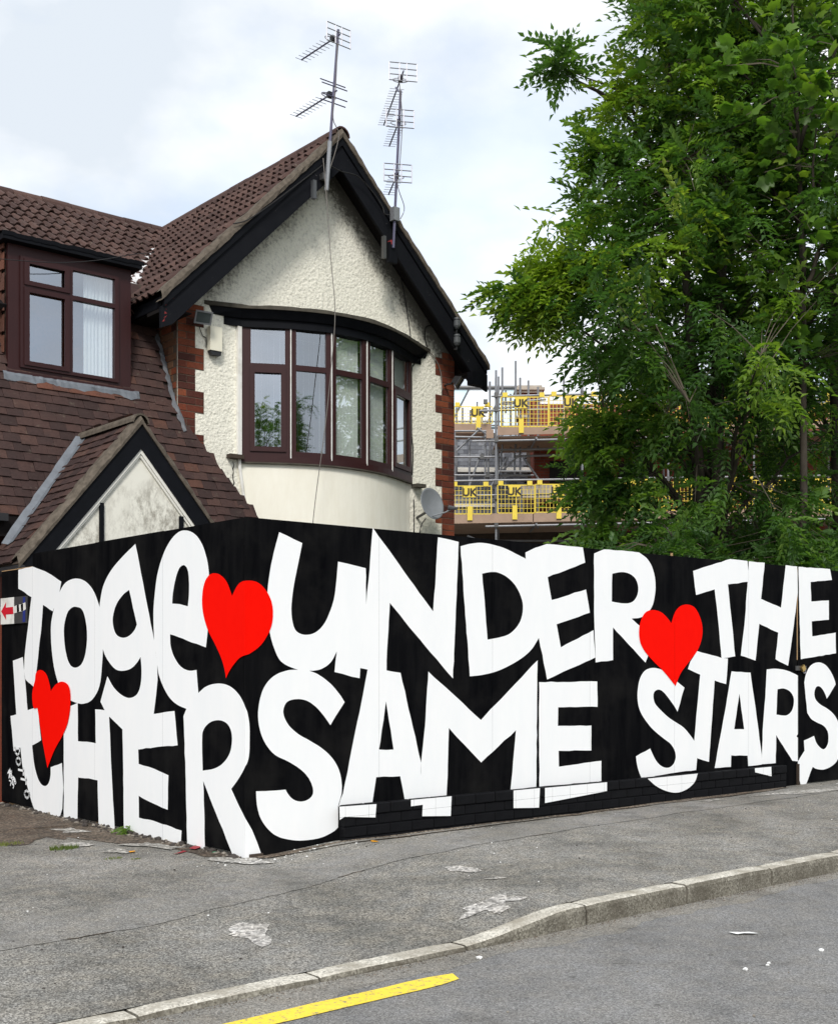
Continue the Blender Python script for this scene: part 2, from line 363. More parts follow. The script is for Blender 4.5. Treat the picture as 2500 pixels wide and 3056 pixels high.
MURAL=[
("T","L","4130,2325 3783,2334 3436,2255 3135,2157 3179,2049 3322,1891 3542,1960 3577,1761 3696,1332 3750,1181 3960,1256 3990,1338 3979,1472 3812,2044 4130,2139",[]),
("o","L","3152,2080 3126,2099 3098,2117 3067,2134 3029,2147 2984,2157 2936,2164 2885,2168 2833,2169 2783,2165 2734,2159 2687,2149 2643,2137 2598,2120 2557,2101 2520,2080 2488,2058 2455,2031 2428,2003 2404,1975 2382,1946 2363,1919 2347,1892 2333,1865 2322,1837 2309,1800 2298,1763 2289,1727 2283,1690 2280,1651 2280,1613 2281,1575 2283,1537 2286,1502 2289,1467 2295,1432 2301,1397 2309,1350 2317,1303 2330,1256 2352,1210 2375,1179 2406,1149 2444,1121 2488,1094 2520,1080 2558,1069 2600,1060 2643,1054 2678,1050 2714,1049 2750,1050 2785,1053 2840,1059 2895,1067 2947,1077 2996,1090 3035,1104 3070,1120 3101,1139 3129,1158 3157,1181 3182,1205 3203,1230 3223,1255 3245,1287 3265,1319 3283,1351 3298,1383 3313,1422 3326,1462 3337,1501 3346,1541 3353,1573 3358,1605 3361,1638 3363,1670 3364,1699 3364,1727 3362,1756 3357,1784 3346,1817 3332,1848 3316,1880 3298,1911 3282,1936 3263,1960 3244,1984 3223,2008 3207,2027 3191,2045 3173,2063",["2833,1916 2798,1912 2763,1908 2731,1901 2706,1891 2676,1868 2655,1843 2640,1818 2627,1792 2614,1758 2604,1724 2598,1690 2596,1656 2597,1618 2602,1581 2611,1543 2624,1506 2637,1480 2654,1453 2676,1428 2706,1404 2730,1391 2761,1381 2796,1373 2833,1370 2866,1371 2897,1377 2925,1386 2947,1397 2976,1420 2998,1444 3015,1470 3029,1496 3045,1530 3057,1566 3066,1601 3072,1636 3076,1668 3078,1700 3076,1731 3069,1763 3057,1791 3041,1819 3021,1846 2996,1873 2981,1884 2961,1893 2939,1902 2914,1909 2896,1913 2876,1916 2854,1917"]),
("g","L","1686,2392 1613,2219 1362,1589 1311,1397 1305,1274 1331,1150 1370,1000 1626,969 2165,952 2253,1009 2331,1077 2197,1298 2167,1273 2138,1248 2108,1224 2072,1201 2038,1183 2000,1166 1959,1151 1916,1138 1883,1130 1848,1124 1812,1120 1776,1121 1741,1125 1708,1133 1678,1143 1653,1156 1631,1174 1614,1193 1603,1213 1594,1233 1585,1263 1580,1293 1578,1323 1578,1353 1580,1380 1584,1407 1589,1433 1594,1460 1608,1449 1622,1438 1637,1427 1653,1416 1678,1402 1703,1388 1731,1376 1763,1365 1798,1357 1836,1351 1876,1347 1916,1345 1949,1345 1982,1347 2014,1351 2044,1358 2081,1372 2114,1388 2145,1406 2174,1424 2195,1438 2214,1453 2232,1468 2248,1483 2259,1496 2268,1510 2277,1523 2286,1537 2352,1878 2349,1895 2346,1911 2342,1928 2337,1944 2325,1978 2313,2011 2298,2043 2277,2075 2247,2108 2213,2140 2173,2170 2130,2199 2077,2229 2020,2257 1961,2283 1902,2308 1849,2330 1794,2351 1740,2371",["1796,2019 1659,1727 1670,1714 1680,1701 1692,1689 1708,1677 1731,1664 1757,1651 1786,1640 1818,1631 1844,1626 1872,1623 1901,1622 1930,1624 1958,1628 1985,1634 2009,1642 2029,1652 2051,1668 2066,1687 2078,1706 2087,1725 2093,1744 2097,1764 2097,1784 2093,1804 2083,1830 2069,1856 2052,1882 2029,1906 2003,1928 1972,1948 1938,1967 1902,1985 1877,1995 1851,2003 1823,2011"]),
("e","L","888,2436 851,2433 814,2427 778,2418 746,2407 711,2391 680,2373 653,2353 630,2333 604,2306 583,2278 565,2250 550,2222 536,2195 526,2169 517,2142 511,2115 505,2077 502,2039 501,2002 500,1964 499,1923 499,1883 500,1842 502,1802 505,1773 508,1744 512,1715 516,1687 550,1527 1101,1636 1100,1613 1099,1589 1097,1566 1091,1543 1081,1521 1068,1499 1053,1478 1034,1457 1014,1438 991,1419 966,1401 937,1385 910,1374 881,1364 849,1357 817,1352 785,1350 752,1351 720,1354 688,1356 660,1178 841,1055 877,1062 914,1068 950,1075 985,1084 1019,1095 1051,1107 1081,1121 1108,1136 1137,1155 1163,1176 1187,1197 1209,1219 1231,1243 1251,1267 1269,1292 1285,1317 1294,1337 1300,1357 1305,1377 1311,1397 1362,1583 1366,1639 1371,1695 1374,1751 1375,1807 1373,1844 1368,1881 1362,1918 1354,1955 1346,1995 1336,2035 1325,2075 1311,2114 1295,2147 1277,2180 1257,2213 1234,2244 1212,2271 1189,2298 1163,2323 1133,2347 1107,2367 1077,2385 1045,2402 1010,2416 983,2425 953,2432 921,2436",["888,2168 868,2164 852,2155 838,2145 829,2134 817,2113 811,2092 807,2071 805,2050 802,2020 802,1990 803,1961 805,1931 808,1910 812,1888 817,1867 821,1846 949,1868 1066,1876 1065,1892 1064,1909 1062,1926 1059,1942 1052,1969 1043,1996 1034,2023 1022,2049 1010,2073 997,2097 981,2120 961,2142 948,2152 931,2160 911,2166"]),
("t","L","4265,1436 4017,1472 3968,1263 3901,959 3667,995 3584,685 3794,626 3784,585 3774,545 3764,504 3750,464 3738,435 3723,406 3705,378 3685,351 3667,331 3648,311 3624,293 3595,277 3575,269 3551,263 3524,259 3496,259 3472,263 3451,271 3433,280 3419,290 3402,306 3389,323 3380,340 3374,358 3369,379 3368,401 3368,422 3367,444 3119,499 3089,279 3112,80 3179,-18 3685,-23 3708,-5 3732,13 3756,31 3776,50 3811,90 3843,132 3874,174 3904,217 3935,259 3965,301 3993,344 4017,388 4035,433 4049,479 4060,525 4073,572 4246,547 4324,890 4180,911",[]),
("H","L","3079,835 2996,1006 2785,1056 2779,714 2596,718 2421,713 2433,1008 2248,1006 2165,956 2116,478 2058,-2 2367,-10 2385,393 2565,398 2776,390 2792,-15 3079,-18",[]),
("E","L","2165,956 1902,981 1370,1000 1029,1034 978,768 1285,741 1634,700 1626,583 1362,560 1126,524 1138,251 1401,283 1626,321 1621,142 1388,142 917,109 929,3 1888,-4 1902,428 1916,854",[]),
("R","L","841,1058 669,1177 637,1193 606,1208 574,1223 538,1234 495,1244 450,1251 405,1255 360,1257 320,1256 280,1253 243,1247 207,1239 171,1227 137,1212 107,1196 80,1179 54,1159 32,1137 13,1115 -2,1093 -2,664 15,642 35,620 57,598 80,576 105,554 132,532 159,511 186,489 91,385 -2,294 -2,3 165,7 588,517 572,291 561,7 829,6 852,503 888,997",["602,866 598,881 589,897 577,912 561,926 542,939 521,950 497,961 471,970 444,976 416,981 388,984 360,985 330,984 301,980 274,974 250,966 228,954 210,939 196,923 186,906 179,885 176,862 176,839 180,817 185,796 192,776 203,755 218,736 238,716 260,697 287,679 316,662 343,649 373,638 404,628 437,620 475,612 515,606 555,601 595,595 599,663 603,730 605,798"]),
("R","R","1,1093 2,1092 12,1064 20,1036 26,1008 31,980 34,949 35,919 35,888 35,857 34,827 34,796 32,766 28,735 24,717 18,699 10,682 2,665 1,663",[]),
("R","R","1,294 2,293 54,205 136,16 5,2 1,3",[]),
("heart","L","165,1897 182,1924 199,1950 217,1977 240,2003 257,2018 278,2033 301,2046 327,2058 347,2066 368,2071 391,2075 415,2077 436,2078 457,2076 476,2073 493,2068 515,2056 534,2043 549,2029 561,2013 575,1988 585,1963 591,1937 595,1910 597,1881 596,1852 591,1822 584,1793 571,1760 556,1727 537,1695 516,1663 490,1633 462,1604 432,1575 404,1546 380,1520 357,1494 336,1469 316,1442 303,1423 291,1403 281,1383 272,1363 266,1346 260,1330 256,1313 250,1297 240,1309 230,1322 219,1334 207,1346 193,1359 177,1372 161,1385 143,1397 124,1410 104,1423 83,1436 59,1447 30,1456 -1,1464 -2,1464 -2,1998 11,1998 36,1994 59,1988 79,1979 95,1969 109,1958 122,1946 134,1934 145,1922 155,1910",[]),
("heart","R","1,1464 21,1471 40,1480 60,1492 81,1504 100,1517 118,1531 135,1547 149,1563 163,1581 175,1599 188,1618 200,1638 210,1658 218,1678 224,1701 228,1723 231,1746 231,1769 231,1792 229,1815 224,1837 218,1859 209,1879 198,1899 186,1918 171,1936 157,1951 141,1966 124,1979 105,1989 87,1996 67,2000 47,2002 27,2002 10,2001 1,1999",[]),
("heart","L","3350,1151 3354,1163 3357,1174 3361,1186 3367,1197 3381,1222 3396,1247 3414,1272 3436,1297 3453,1309 3473,1321 3497,1331 3524,1340 3544,1344 3567,1347 3590,1348 3613,1347 3638,1342 3660,1335 3678,1327 3692,1317 3703,1301 3707,1284 3709,1268 3714,1251 3722,1236 3732,1221 3742,1207 3750,1192 3759,1173 3768,1155 3775,1136 3779,1118 3779,1092 3777,1066 3771,1040 3765,1015 3760,1006 3754,997 3746,988 3739,979 3656,988 3647,963 3638,938 3629,912 3620,887 3611,862 3603,837 3594,812 3584,787 3570,751 3555,715 3540,680 3524,644 3511,616 3498,588 3485,559 3471,531 3460,507 3449,482 3437,458 3426,433 3407,456 3388,479 3369,501 3350,524 3325,551 3301,577 3275,604 3247,629 3214,656 3179,683 3144,709 3112,735 3079,764 3048,793 3020,823 2996,852 2976,884 2960,916 2947,948 2937,980 2930,1008 2926,1036 2924,1063 2924,1091 2925,1116 2929,1140 2935,1165 2947,1188 2957,1200 2971,1211 2990,1221 3012,1229 3039,1236 3068,1241 3098,1243 3129,1242 3161,1238 3191,1231 3220,1222 3247,1213 3266,1204 3284,1195 3299,1186 3315,1176 3325,1170 3333,1164 3341,1157",[]),
("U","R","288,2369 493,2302 482,2256 471,2210 460,2164 449,2119 439,2078 429,2038 420,1997 412,1957 406,1919 401,1882 397,1845 395,1808 396,1782 398,1756 402,1730 408,1705 413,1688 420,1672 429,1656 442,1643 459,1633 477,1626 498,1621 519,1619 542,1620 566,1623 588,1629 610,1638 632,1650 653,1665 671,1682 688,1700 704,1721 718,1743 730,1766 741,1789 753,1813 764,1838 773,1864 782,1889 789,1919 795,1948 799,1978 803,2008 809,2051 813,2095 818,2139 822,2182 1088,2145 1092,1864 1062,1576 1035,1371 1029,1292 789,1341 811,1497 797,1476 784,1454 770,1433 753,1414 734,1399 713,1385 690,1374 667,1364 643,1358 618,1354 593,1351 568,1351 536,1351 504,1352 473,1356 442,1362 405,1373 369,1385 335,1400 305,1419 285,1440 269,1464 256,1490 245,1515 232,1544 222,1574 213,1603 206,1633 198,1672 192,1711 188,1751 185,1790 183,1827 183,1863 185,1900 187,1936 191,1976 197,2016 204,2056 211,2095 219,2132 229,2170 238,2207 249,2244 258,2275 268,2306 278,2337",[]),
("N","R","1158,2465 1480,2129 1777,1830 1805,2113 1830,2435 2055,2412 2024,1843 1993,1283 1641,1596 1327,1884 1307,1604 1294,1348 1107,1359 1032,1371 1062,1576 1092,1864 1126,2141",[]),
("A","R","1107,1361 1294,1351 1436,1332 1544,965 1649,608 1649,319 1480,316 1432,511 1191,517 1153,320 828,315 847,372 869,412 987,885 1062,1170",["1288,1108 1365,726 1219,732"]),
("M","R","1726,1341 1973,1169 2306,932 2646,1185 2983,1435 2975,925 2966,328 2653,326 2683,561 2718,833 2309,575 1948,877 1936,574 1922,323 1480,316 1649,322 1649,608 1698,986",[]),
("E","R","3002,1244 3760,1243 3764,1010 3243,1018 3239,853 3680,842 3680,614 3249,631 3253,489 3505,499 3817,513 3817,324 3004,328",[]),
("S","R","884,1110 873,1124 862,1139 852,1153 840,1167 819,1189 798,1210 776,1231 753,1251 729,1268 704,1285 679,1301 652,1315 629,1327 604,1336 579,1344 554,1351 526,1355 498,1358 470,1359 442,1359 418,1359 394,1358 370,1356 346,1351 318,1344 289,1336 263,1325 238,1312 214,1295 193,1277 174,1256 158,1234 144,1210 134,1185 125,1160 118,1134 112,1106 108,1078 105,1050 105,1022 107,994 111,966 117,938 125,910 134,886 144,863 157,840 171,818 188,796 207,774 228,754 251,736 277,721 304,709 332,698 360,685 388,671 416,655 443,640 470,622 489,608 507,594 524,578 539,561 553,544 564,526 574,508 582,489 587,475 590,460 591,445 589,431 584,419 576,409 565,400 554,393 537,386 520,381 502,379 484,378 466,380 448,384 431,389 415,397 401,406 388,416 377,428 367,440 360,449 354,458 349,467 343,476 88,481 89,457 90,434 92,410 95,386 99,363 105,340 112,317 121,294 132,273 146,251 161,231 178,211 197,192 218,173 240,156 265,142 297,127 331,116 366,107 401,99 432,93 463,89 494,87 526,86 561,86 597,87 632,89 667,94 696,100 725,109 754,119 782,130 793,136 803,142 812,149 822,156 822,317 854,407 856,426 857,445 858,464 857,483 854,510 849,538 842,564 832,591 820,616 804,641 787,665 767,688 744,710 720,731 694,750 667,769 639,786 611,801 582,816 554,831 529,844 504,855 479,868 456,881 434,896 412,912 392,929 373,947 360,963 348,980 338,998 330,1016 326,1030 323,1045 323,1059 326,1073 331,1087 338,1101 347,1114 360,1124 378,1132 399,1137 420,1140 442,1141 463,1141 484,1139 505,1135 526,1130 548,1121 570,1110 590,1097 610,1084 629,1069 647,1053 664,1036 681,1018 699,999 716,979 733,958 750,938",[]),
("D","R","2076,2377 2165,2401 2200,2407 2235,2413 2270,2418 2306,2421 2342,2421 2377,2420 2413,2417 2449,2413 2485,2408 2522,2403 2558,2397 2594,2389 2632,2379 2668,2368 2705,2356 2742,2345 2765,2338 2787,2331 2810,2325 2832,2318 2950,2128 3047,1861 2998,1632 2978,1607 2957,1582 2936,1557 2912,1534 2886,1513 2858,1494 2829,1476 2798,1459 2762,1441 2725,1424 2688,1408 2649,1393 2609,1378 2568,1364 2527,1351 2485,1340 2445,1331 2405,1323 2364,1317 2324,1311 2287,1307 2251,1304 2215,1302 2179,1300",["2320,2162 2343,2167 2366,2172 2389,2176 2413,2180 2435,2182 2458,2183 2481,2183 2503,2180 2532,2174 2560,2166 2587,2157 2612,2146 2638,2132 2662,2117 2684,2101 2705,2084 2724,2064 2742,2043 2757,2022 2770,2000 2782,1977 2792,1954 2799,1931 2802,1907 2802,1880 2799,1853 2793,1826 2783,1800 2773,1778 2759,1757 2742,1737 2724,1719 2703,1701 2681,1685 2657,1670 2631,1657 2605,1648 2577,1640 2549,1635 2521,1629 2486,1623 2452,1618 2417,1613 2382,1608"]),
("E","R","2832,2370 2950,2418 3095,2461 3566,2460 3597,2324 3109,2169 3160,1969 3608,2080 3659,1871 3223,1756 3277,1551 3708,1713 3733,1463 3101,1266 2998,1632 2950,1858 2855,2123",[]),
("R","R","3716,2413 3849,2459 4097,2464 4353,2460 4385,2446 4418,2433 4450,2419 4478,2401 4503,2379 4525,2355 4543,2329 4558,2302 4572,2270 4582,2238 4589,2204 4592,2171 4593,2137 4590,2104 4584,2070 4576,2037 4569,2014 4561,1991 4549,1968 4535,1947 4519,1928 4499,1910 4478,1893 4455,1878 4434,1867 4412,1857 4388,1849 4364,1843 4334,1838 4303,1836 4272,1834 4241,1831 4387,1751 4616,1608 4482,1481 4443,1417 4207,1581 3978,1743 3978,1440 3737,1417 3716,1879",["3967,2241 3999,2247 4032,2253 4064,2259 4097,2262 4125,2263 4154,2261 4181,2258 4207,2253 4233,2245 4257,2235 4279,2223 4297,2209 4312,2191 4324,2172 4332,2151 4337,2130 4338,2110 4335,2090 4329,2069 4319,2049 4307,2032 4292,2016 4274,2001 4252,1989 4226,1980 4199,1975 4170,1972 4141,1971 4095,1971 4050,1974 4005,1978 3960,1982"]),
("heart","R","4827,1801 4815,1811 4804,1822 4792,1832 4779,1842 4758,1857 4735,1873 4712,1887 4685,1899 4658,1908 4630,1915 4600,1919 4569,1921 4539,1921 4509,1918 4480,1912 4455,1903 4428,1887 4407,1867 4390,1846 4375,1824 4363,1799 4354,1774 4349,1748 4346,1721 4345,1696 4347,1670 4352,1644 4359,1619 4370,1596 4384,1574 4401,1553 4421,1532 4449,1507 4480,1483 4513,1460 4546,1437 4586,1411 4628,1385 4669,1360 4709,1333 4756,1298 4802,1262 4847,1225 4893,1189 4912,1219 4929,1250 4948,1280 4970,1309 4997,1337 5028,1363 5060,1389 5092,1415 5129,1445 5168,1475 5206,1506 5239,1538 5262,1568 5281,1598 5297,1630 5309,1662 5316,1689 5321,1716 5321,1743 5319,1770 5313,1797 5304,1824 5292,1851 5276,1877 5260,1901 5240,1925 5218,1947 5190,1966 5166,1977 5139,1984 5109,1989 5079,1990 5051,1990 5023,1986 4995,1980 4970,1972 4945,1960 4922,1945 4903,1929 4886,1912 4867,1885 4853,1857 4840,1829",[]),
("S","R","5036,1172 4927,938 4914,953 4901,968 4888,982 4874,997 4851,1018 4828,1039 4804,1060 4779,1081 4763,1095 4746,1109 4728,1122 4709,1134 4693,1143 4676,1150 4658,1155 4639,1158 4620,1156 4602,1152 4586,1145 4574,1136 4565,1123 4561,1108 4561,1092 4562,1077 4566,1062 4572,1046 4581,1031 4592,1017 4613,999 4636,982 4660,965 4685,949 4714,930 4743,912 4772,895 4803,878 4823,868 4844,859 4865,850 4886,841 4920,827 4954,812 4987,798 5019,781 5045,765 5070,747 5093,728 5116,709 5138,691 5159,673 5178,654 5195,635 5210,613 5224,590 5234,567 5239,544 5240,495 5235,447 5228,399 5222,351 4886,343 4387,318 4377,333 4366,349 4357,364 4348,379 4340,398 4332,416 4325,435 4319,454 4314,473 4310,492 4307,511 4303,530 4512,596 4520,583 4529,570 4537,558 4546,545 4557,530 4568,514 4579,499 4592,484 4608,469 4624,454 4642,441 4662,428 4683,418 4706,409 4731,402 4756,398 4778,397 4800,399 4821,404 4839,412 4857,423 4873,437 4885,453 4893,469 4899,487 4900,506 4897,525 4891,544 4880,565 4865,585 4847,604 4827,622 4800,640 4770,656 4739,671 4709,687 4667,710 4625,733 4585,757 4546,782 4512,807 4480,834 4449,861 4421,889 4400,910 4382,932 4366,955 4353,979 4342,1004 4334,1029 4329,1055 4326,1081 4325,1111 4327,1140 4331,1169 4337,1198 4343,1221 4351,1243 4362,1265 4375,1286 4388,1302 4404,1318 4422,1332 4443,1344 4467,1353 4492,1359 4519,1364 4546,1366 4576,1366 4605,1364 4634,1359 4662,1354 4693,1346 4723,1336 4752,1325 4779,1313 4810,1297 4840,1280 4869,1262 4898,1245 4932,1226 4966,1208 5001,1190",[]),
("T","R","5236,1533 5635,1466 5744,1461 5714,1200 5522,1238 5478,838 5429,421 5232,469 5189,634 5236,965 5286,1298 5090,1355 5128,1428",[]),
("A","R","5806,1330 6134,1315 6242,858 6333,455 6338,348 6093,344 6084,452 5801,469 5795,351 5522,354 5590,588 5692,914",["5940,1098 6023,729 5852,735"]),
("R","R","6424,1348 6464,1350 6504,1353 6544,1355 6584,1355 6628,1353 6672,1350 6716,1346 6760,1340 6799,1334 6838,1326 6876,1317 6913,1307 6947,1298 6981,1288 7013,1276 7043,1263 7065,1249 7084,1234 7102,1219 7121,1203 7174,1040 7174,870 7168,849 7162,829 7155,809 7147,789 7138,770 7128,750 7116,732 7100,714 7072,689 7041,666 7009,644 6978,621 7048,571 7069,497 7121,458 7017,345 6900,358 6597,647 6589,349 6333,351 6350,698 6399,1053",["6622,1136 6650,1138 6678,1141 6706,1143 6735,1142 6765,1137 6796,1131 6824,1122 6849,1111 6873,1097 6893,1080 6909,1063 6921,1044 6928,1026 6930,1008 6929,989 6926,971 6921,952 6913,934 6902,916 6888,899 6872,886 6854,875 6833,865 6811,857 6793,853 6774,851 6754,851 6735,852 6701,854 6668,858 6635,862 6602,865"]),
("S","R","7116,1203 7123,1226 7129,1248 7136,1270 7147,1292 7163,1315 7180,1338 7201,1360 7227,1380 7249,1393 7275,1403 7303,1411 7333,1418 7359,1421 7386,1423 7414,1423 7441,1421 7470,1415 7499,1408 7526,1399 7550,1388 7581,1369 7610,1348 7636,1327 7659,1304 7680,1282 7698,1260 7714,1236 7729,1213 7734,1204 7737,1194 7740,1184 7743,1175 7563,1018 7553,1034 7544,1049 7534,1064 7522,1079 7508,1095 7492,1111 7475,1126 7454,1140 7440,1148 7423,1155 7405,1159 7387,1160 7370,1158 7354,1151 7342,1143 7333,1134 7323,1118 7317,1101 7314,1084 7314,1067 7318,1052 7324,1036 7333,1021 7346,1007 7366,992 7389,978 7414,965 7441,953 7474,940 7509,929 7544,918 7577,905 7614,889 7650,872 7684,853 7715,833 7746,808 7772,781 7796,753 7815,724 7835,690 7851,655 7863,620 7869,584 7869,542 7864,500 7854,459 7840,418 7829,390 7814,364 7794,338 7770,314 7748,297 7721,283 7691,270 7659,259 7621,249 7580,240 7538,234 7495,230 7461,231 7427,234 7393,239 7360,245 7339,250 7319,257 7299,265 7280,272 7147,82 7043,96 6991,236 6991,346 7121,458 7108,569 7306,613 7319,592 7330,570 7343,549 7360,529 7376,514 7396,499 7417,486 7441,473 7456,466 7474,460 7492,457 7509,458 7532,466 7550,477 7565,491 7577,505 7587,523 7593,541 7595,560 7596,580 7596,599 7593,618 7587,637 7577,656 7562,673 7543,690 7520,705 7495,719 7463,731 7429,741 7394,750 7360,760 7332,770 7304,779 7277,789 7253,801 7230,817 7211,834 7192,852 7174,870",[]),
("T","R","5171,2326 5478,2403 5783,2478 6079,2474 6098,2355 6086,2259 5744,2217 5806,1857 5868,1484 5749,1470 5635,1462 5578,1852 5522,2157 5219,2089",[]),
("H","R","6103,2472 6387,2473 6321,2089 6684,2008 6773,2468 6991,2465 7004,2179 6913,1766 6818,1386 6584,1456 6634,1740 6290,1826 6222,1440 5964,1491 6039,1891 6093,2355",[]),
("E","R","7004,2461 7626,2468 7668,2348 7240,2307 7253,2092 7604,2116 7604,1900 7261,1874 7272,1710 7743,1759 7751,1526 7048,1457 7017,2062",[]),
]
PLINTH_PAINT=["775,325 1130,319 1120,216 823,245 779,225",
"1476,328 1906,329 1897,166 1593,188 1599,279 1476,276",
"2610,337 2930,330 2919,156 2610,176",
"2992,323 3803,323 3803,242 2992,191",
"4378,321 5144,336 5135,314 5127,292 5116,270 5100,251 5074,230 5043,212 5010,196 4974,183 4934,173 4893,165 4850,160 4806,160 4764,163 4723,170 4682,179 4642,190 4605,201 4570,214 4536,228 4503,243 4470,261 4439,281 4409,301",
"6096,354 6390,352 6395,225 6101,284"]

# ================================================================== ground, road, kerb
def sst(a, b, x):
    t = min(1, max(0, (x-a)/(b-a))); return t*t*(3-2*t)
def yk(x): return -2.80+.025*x                                  # front face of the kerb
def kt(x): return -.072+.092*sst(-.46, .52, x)                   # kerb top: dropped for the crossing, then full height
def h0(x): return .055*sst(0, .9, x)+.006*max(0, min(x, 14)-.9)  # ground along the hoarding
def pz(x, y):
    yb = yk(x)+.125; t = min(1, max(0, (y-yb)/(-.9-yb))); return kt(x)+(h0(x)-kt(x))*t
def wob(x, y): return .004*math.sin(2.3*x+.7*y)*math.sin(1.7*y-.6*x+1)+.0018*math.sin(9*x+5*y)

mb = MB().add([(-400, -400, -.13), (400, -400, -.13), (400, 400, -.13), (-400, 400, -.13)], [(0, 1, 2, 3)])
tag(mb.build('ground', 'dirt'), kind='structure')
mb = MB().add([(-80, -6.7, -.1), (80, -6.7, -.1), (80, yk(80)+.03, -.1), (-80, yk(-80)+.03, -.1)], [(0, 1, 2, 3)])
road = tag(mb.build('road', 'road_asphalt'), kind='structure')
mb = MB().box(-80, 80, -30, -6.72, -.2, .0)
tag(mb.build('far_pavement', 'pavement_asphalt'), kind='structure')
xs = sorted(set([-60, -40, -25, -15, -10, -8, -6.5, -5.5]+[round(-5+.1*i, 3) for i in range(151)]+[10.7, 11.5, 13, 16, 20, 30, 45, 60]))
ts = [0, .03, .07]+[.12+.055*i for i in range(17)]
mb = MB(); mb.smooth = True; nx = len(xs); rows = []
for t in ts: rows.append([(x, yk(x)+.122+t*(-.9-yk(x)-.122)*1.0) for x in xs])
for y in (-.8, -.6, -.4, -.2, 0, .3, .6, .9, 1.3, 1.7, 2.2, 2.8, 3.5, 4.5, 6, 9, 14, 25, 60): rows.append([(x, y) for x in xs])
for r in rows:
    for x, y in r: mb.v.append((x, y, pz(x, y)+wob(x, y)*min(1, max(0, (y-yk(x)-.13)*4))))
for j in range(len(rows)-1):
    for i in range(nx-1): mb.f.append((j*nx+i, j*nx+i+1, (j+1)*nx+i+1, (j+1)*nx+i))
pave = tag(mb.build('pavement', 'pavement_asphalt'), kind='structure')

def strip(name, mat, cx, lift, parent):
    """band of surface laid on the pavement: list of (x, y_low, y_high)"""
    m = MB(); m.smooth = True; n = 7
    for x, a, b in cx:
        for i in range(n):
            y = a+(b-a)*i/(n-1); m.v.append((x, y, pz(x, y)+wob(x, y)+lift))
    for j in range(len(cx)-1):
        for i in range(n-1): m.f.append((j*n+i, (j+1)*n+i, (j+1)*n+i+1, j*n+i+1))
    return m.build(name, mat, parent)
def lerp_t(tab, x):
    for (a, b), (c, d) in zip(tab, tab[1:]):
        if a <= x <= c: return b+(d-b)*(x-a)/(c-a)
    return tab[0][1] if x < tab[0][0] else tab[-1][1]
LOW = [(-6, -1.75), (-2.4, -1.57), (-1.5, -1.48), (-.65, -1.28), (.2, -1.03), (1.0, -.92), (3.3, -.72), (6, -.66), (9, -.66)]
HIGH = [(-6, -1.05), (-2.1, -.95), (-.9, -.86), (.46, -.46), (1.5, -.34), (3.3, -.22), (6, -.19), (9, -.19)]
cx = []
for i in range(280):
    x = -6+i*.053; j = random.uniform(-.010, .010)
    cx.append((x, lerp_t(LOW, x)+j+.015*math.sin(x*5), lerp_t(HIGH, x)+j+.03*math.sin(x*3.1)+random.uniform(-.012, .012)))
strip('trench_reinstatement', 'trench_asphalt', cx, .0032, pave)
cr = [(x, a-.005-.004*abs(math.sin(x*23)), a+.001) for x, a, b in cx if -4 < x < 3.4 and math.sin(x*9.3)+math.sin(x*2.9+1)+.8*math.sin(x*31) > .75]
runs = []; cur = []
for q in cr:
    if cur and q[0]-cur[-1][0] > .06: runs.append(cur); cur = []
    cur.append(q)
runs.append(cur)
for q in runs:
    if len(q) > 3: strip('surface_crack', 'dirt', q, .0042, pave)
def blob(name, mat, pts, parent, lift=.005, jag=.02, zf=None):
    """worn or spilt patch with a ragged outline, lying on the surface"""
    zf = zf or (lambda x, y: pz(x, y)+wob(x, y))
    out = []
    for i in range(len(pts)):
        a, b = pts[i], pts[(i+1) % len(pts)]; L = math.hypot(b[0]-a[0], b[1]-a[1]); n = max(2, int(L/.02))
        out += [(a[0]+(b[0]-a[0])*k_/n, a[1]+(b[1]-a[1])*k_/n) for k_ in range(n)]
    N_ = len(out); raw = [random.gauss(0, 1) for _ in out]
    sm = [sum(raw[(i+q) % N_] for q in range(-2, 3))/2.2+.25*raw[i] for i in range(N_)]
    cxm_, cym_ = sum(p[0] for p in out)/N_, sum(p[1] for p in out)/N_; o2 = []
    for (x, y), q in zip(out, sm):
        dx, dy = x-cxm_, y-cym_; L = math.hypot(dx, dy) or 1; q = max(-.8*L, q*jag); o2.append((x+dx/L*q, y+dy/L*q))
    out = o2
    tri = tessellate_polygon([[Vector((a, b, 0)) for a, b in out]])
    m = MB().add([(a, b, zf(a, b)+lift) for a, b in out], [tuple(t) for t in tri])
    return m.build(name, mat, parent)
blob('worn_patch', 'worn_base', [(-1.24, -1.79), (-1.12, -1.74), (-.99, -1.84), (-1.08, -1.95), (-1.12, -2.02), (-1.16, -2.12), (-1.24, -2.20), (-1.30, -2.24), (-1.25, -2.02), (-1.30, -1.9)], pave, .004, .012)
blob('worn_patch', 'worn_base', [(.70, -1.38), (.80, -1.42), (.83, -1.55), (.78, -1.64), (.70, -1.60), (.64, -1.49)], pave, .004, .012)
blob('worn_patch', 'worn_base', [(-.12, -2.42), (.06, -2.30), (.34, -2.22), (.42, -2.24), (.36, -2.31), (.46, -2.42), (.38, -2.44), (.28, -2.38), (.22, -2.50), (.10, -2.52), (.10, -2.42)], pave, .004, .014)
blob('worn_patch', 'worn_base', [(.62, -1.85), (.72, -1.83), (.74, -1.9), (.66, -1.92)], pave, .004, .012)
blob('repaired_patch', 'concrete_spill', [(5.45, -.33), (5.9, -.42), (6.25, -.60), (6.7, -.62), (7.4, -.66), (8.2, -.8), (8.2, -.45), (7.2, -.40), (6.8, -.43), (6.3, -.36)], pave, .007, .012)
blob('repaired_patch', 'concrete_spill', [(4.9, -.28), (5.15, -.27), (5.2, -.36), (4.95, -.38)], pave, .007, .012)
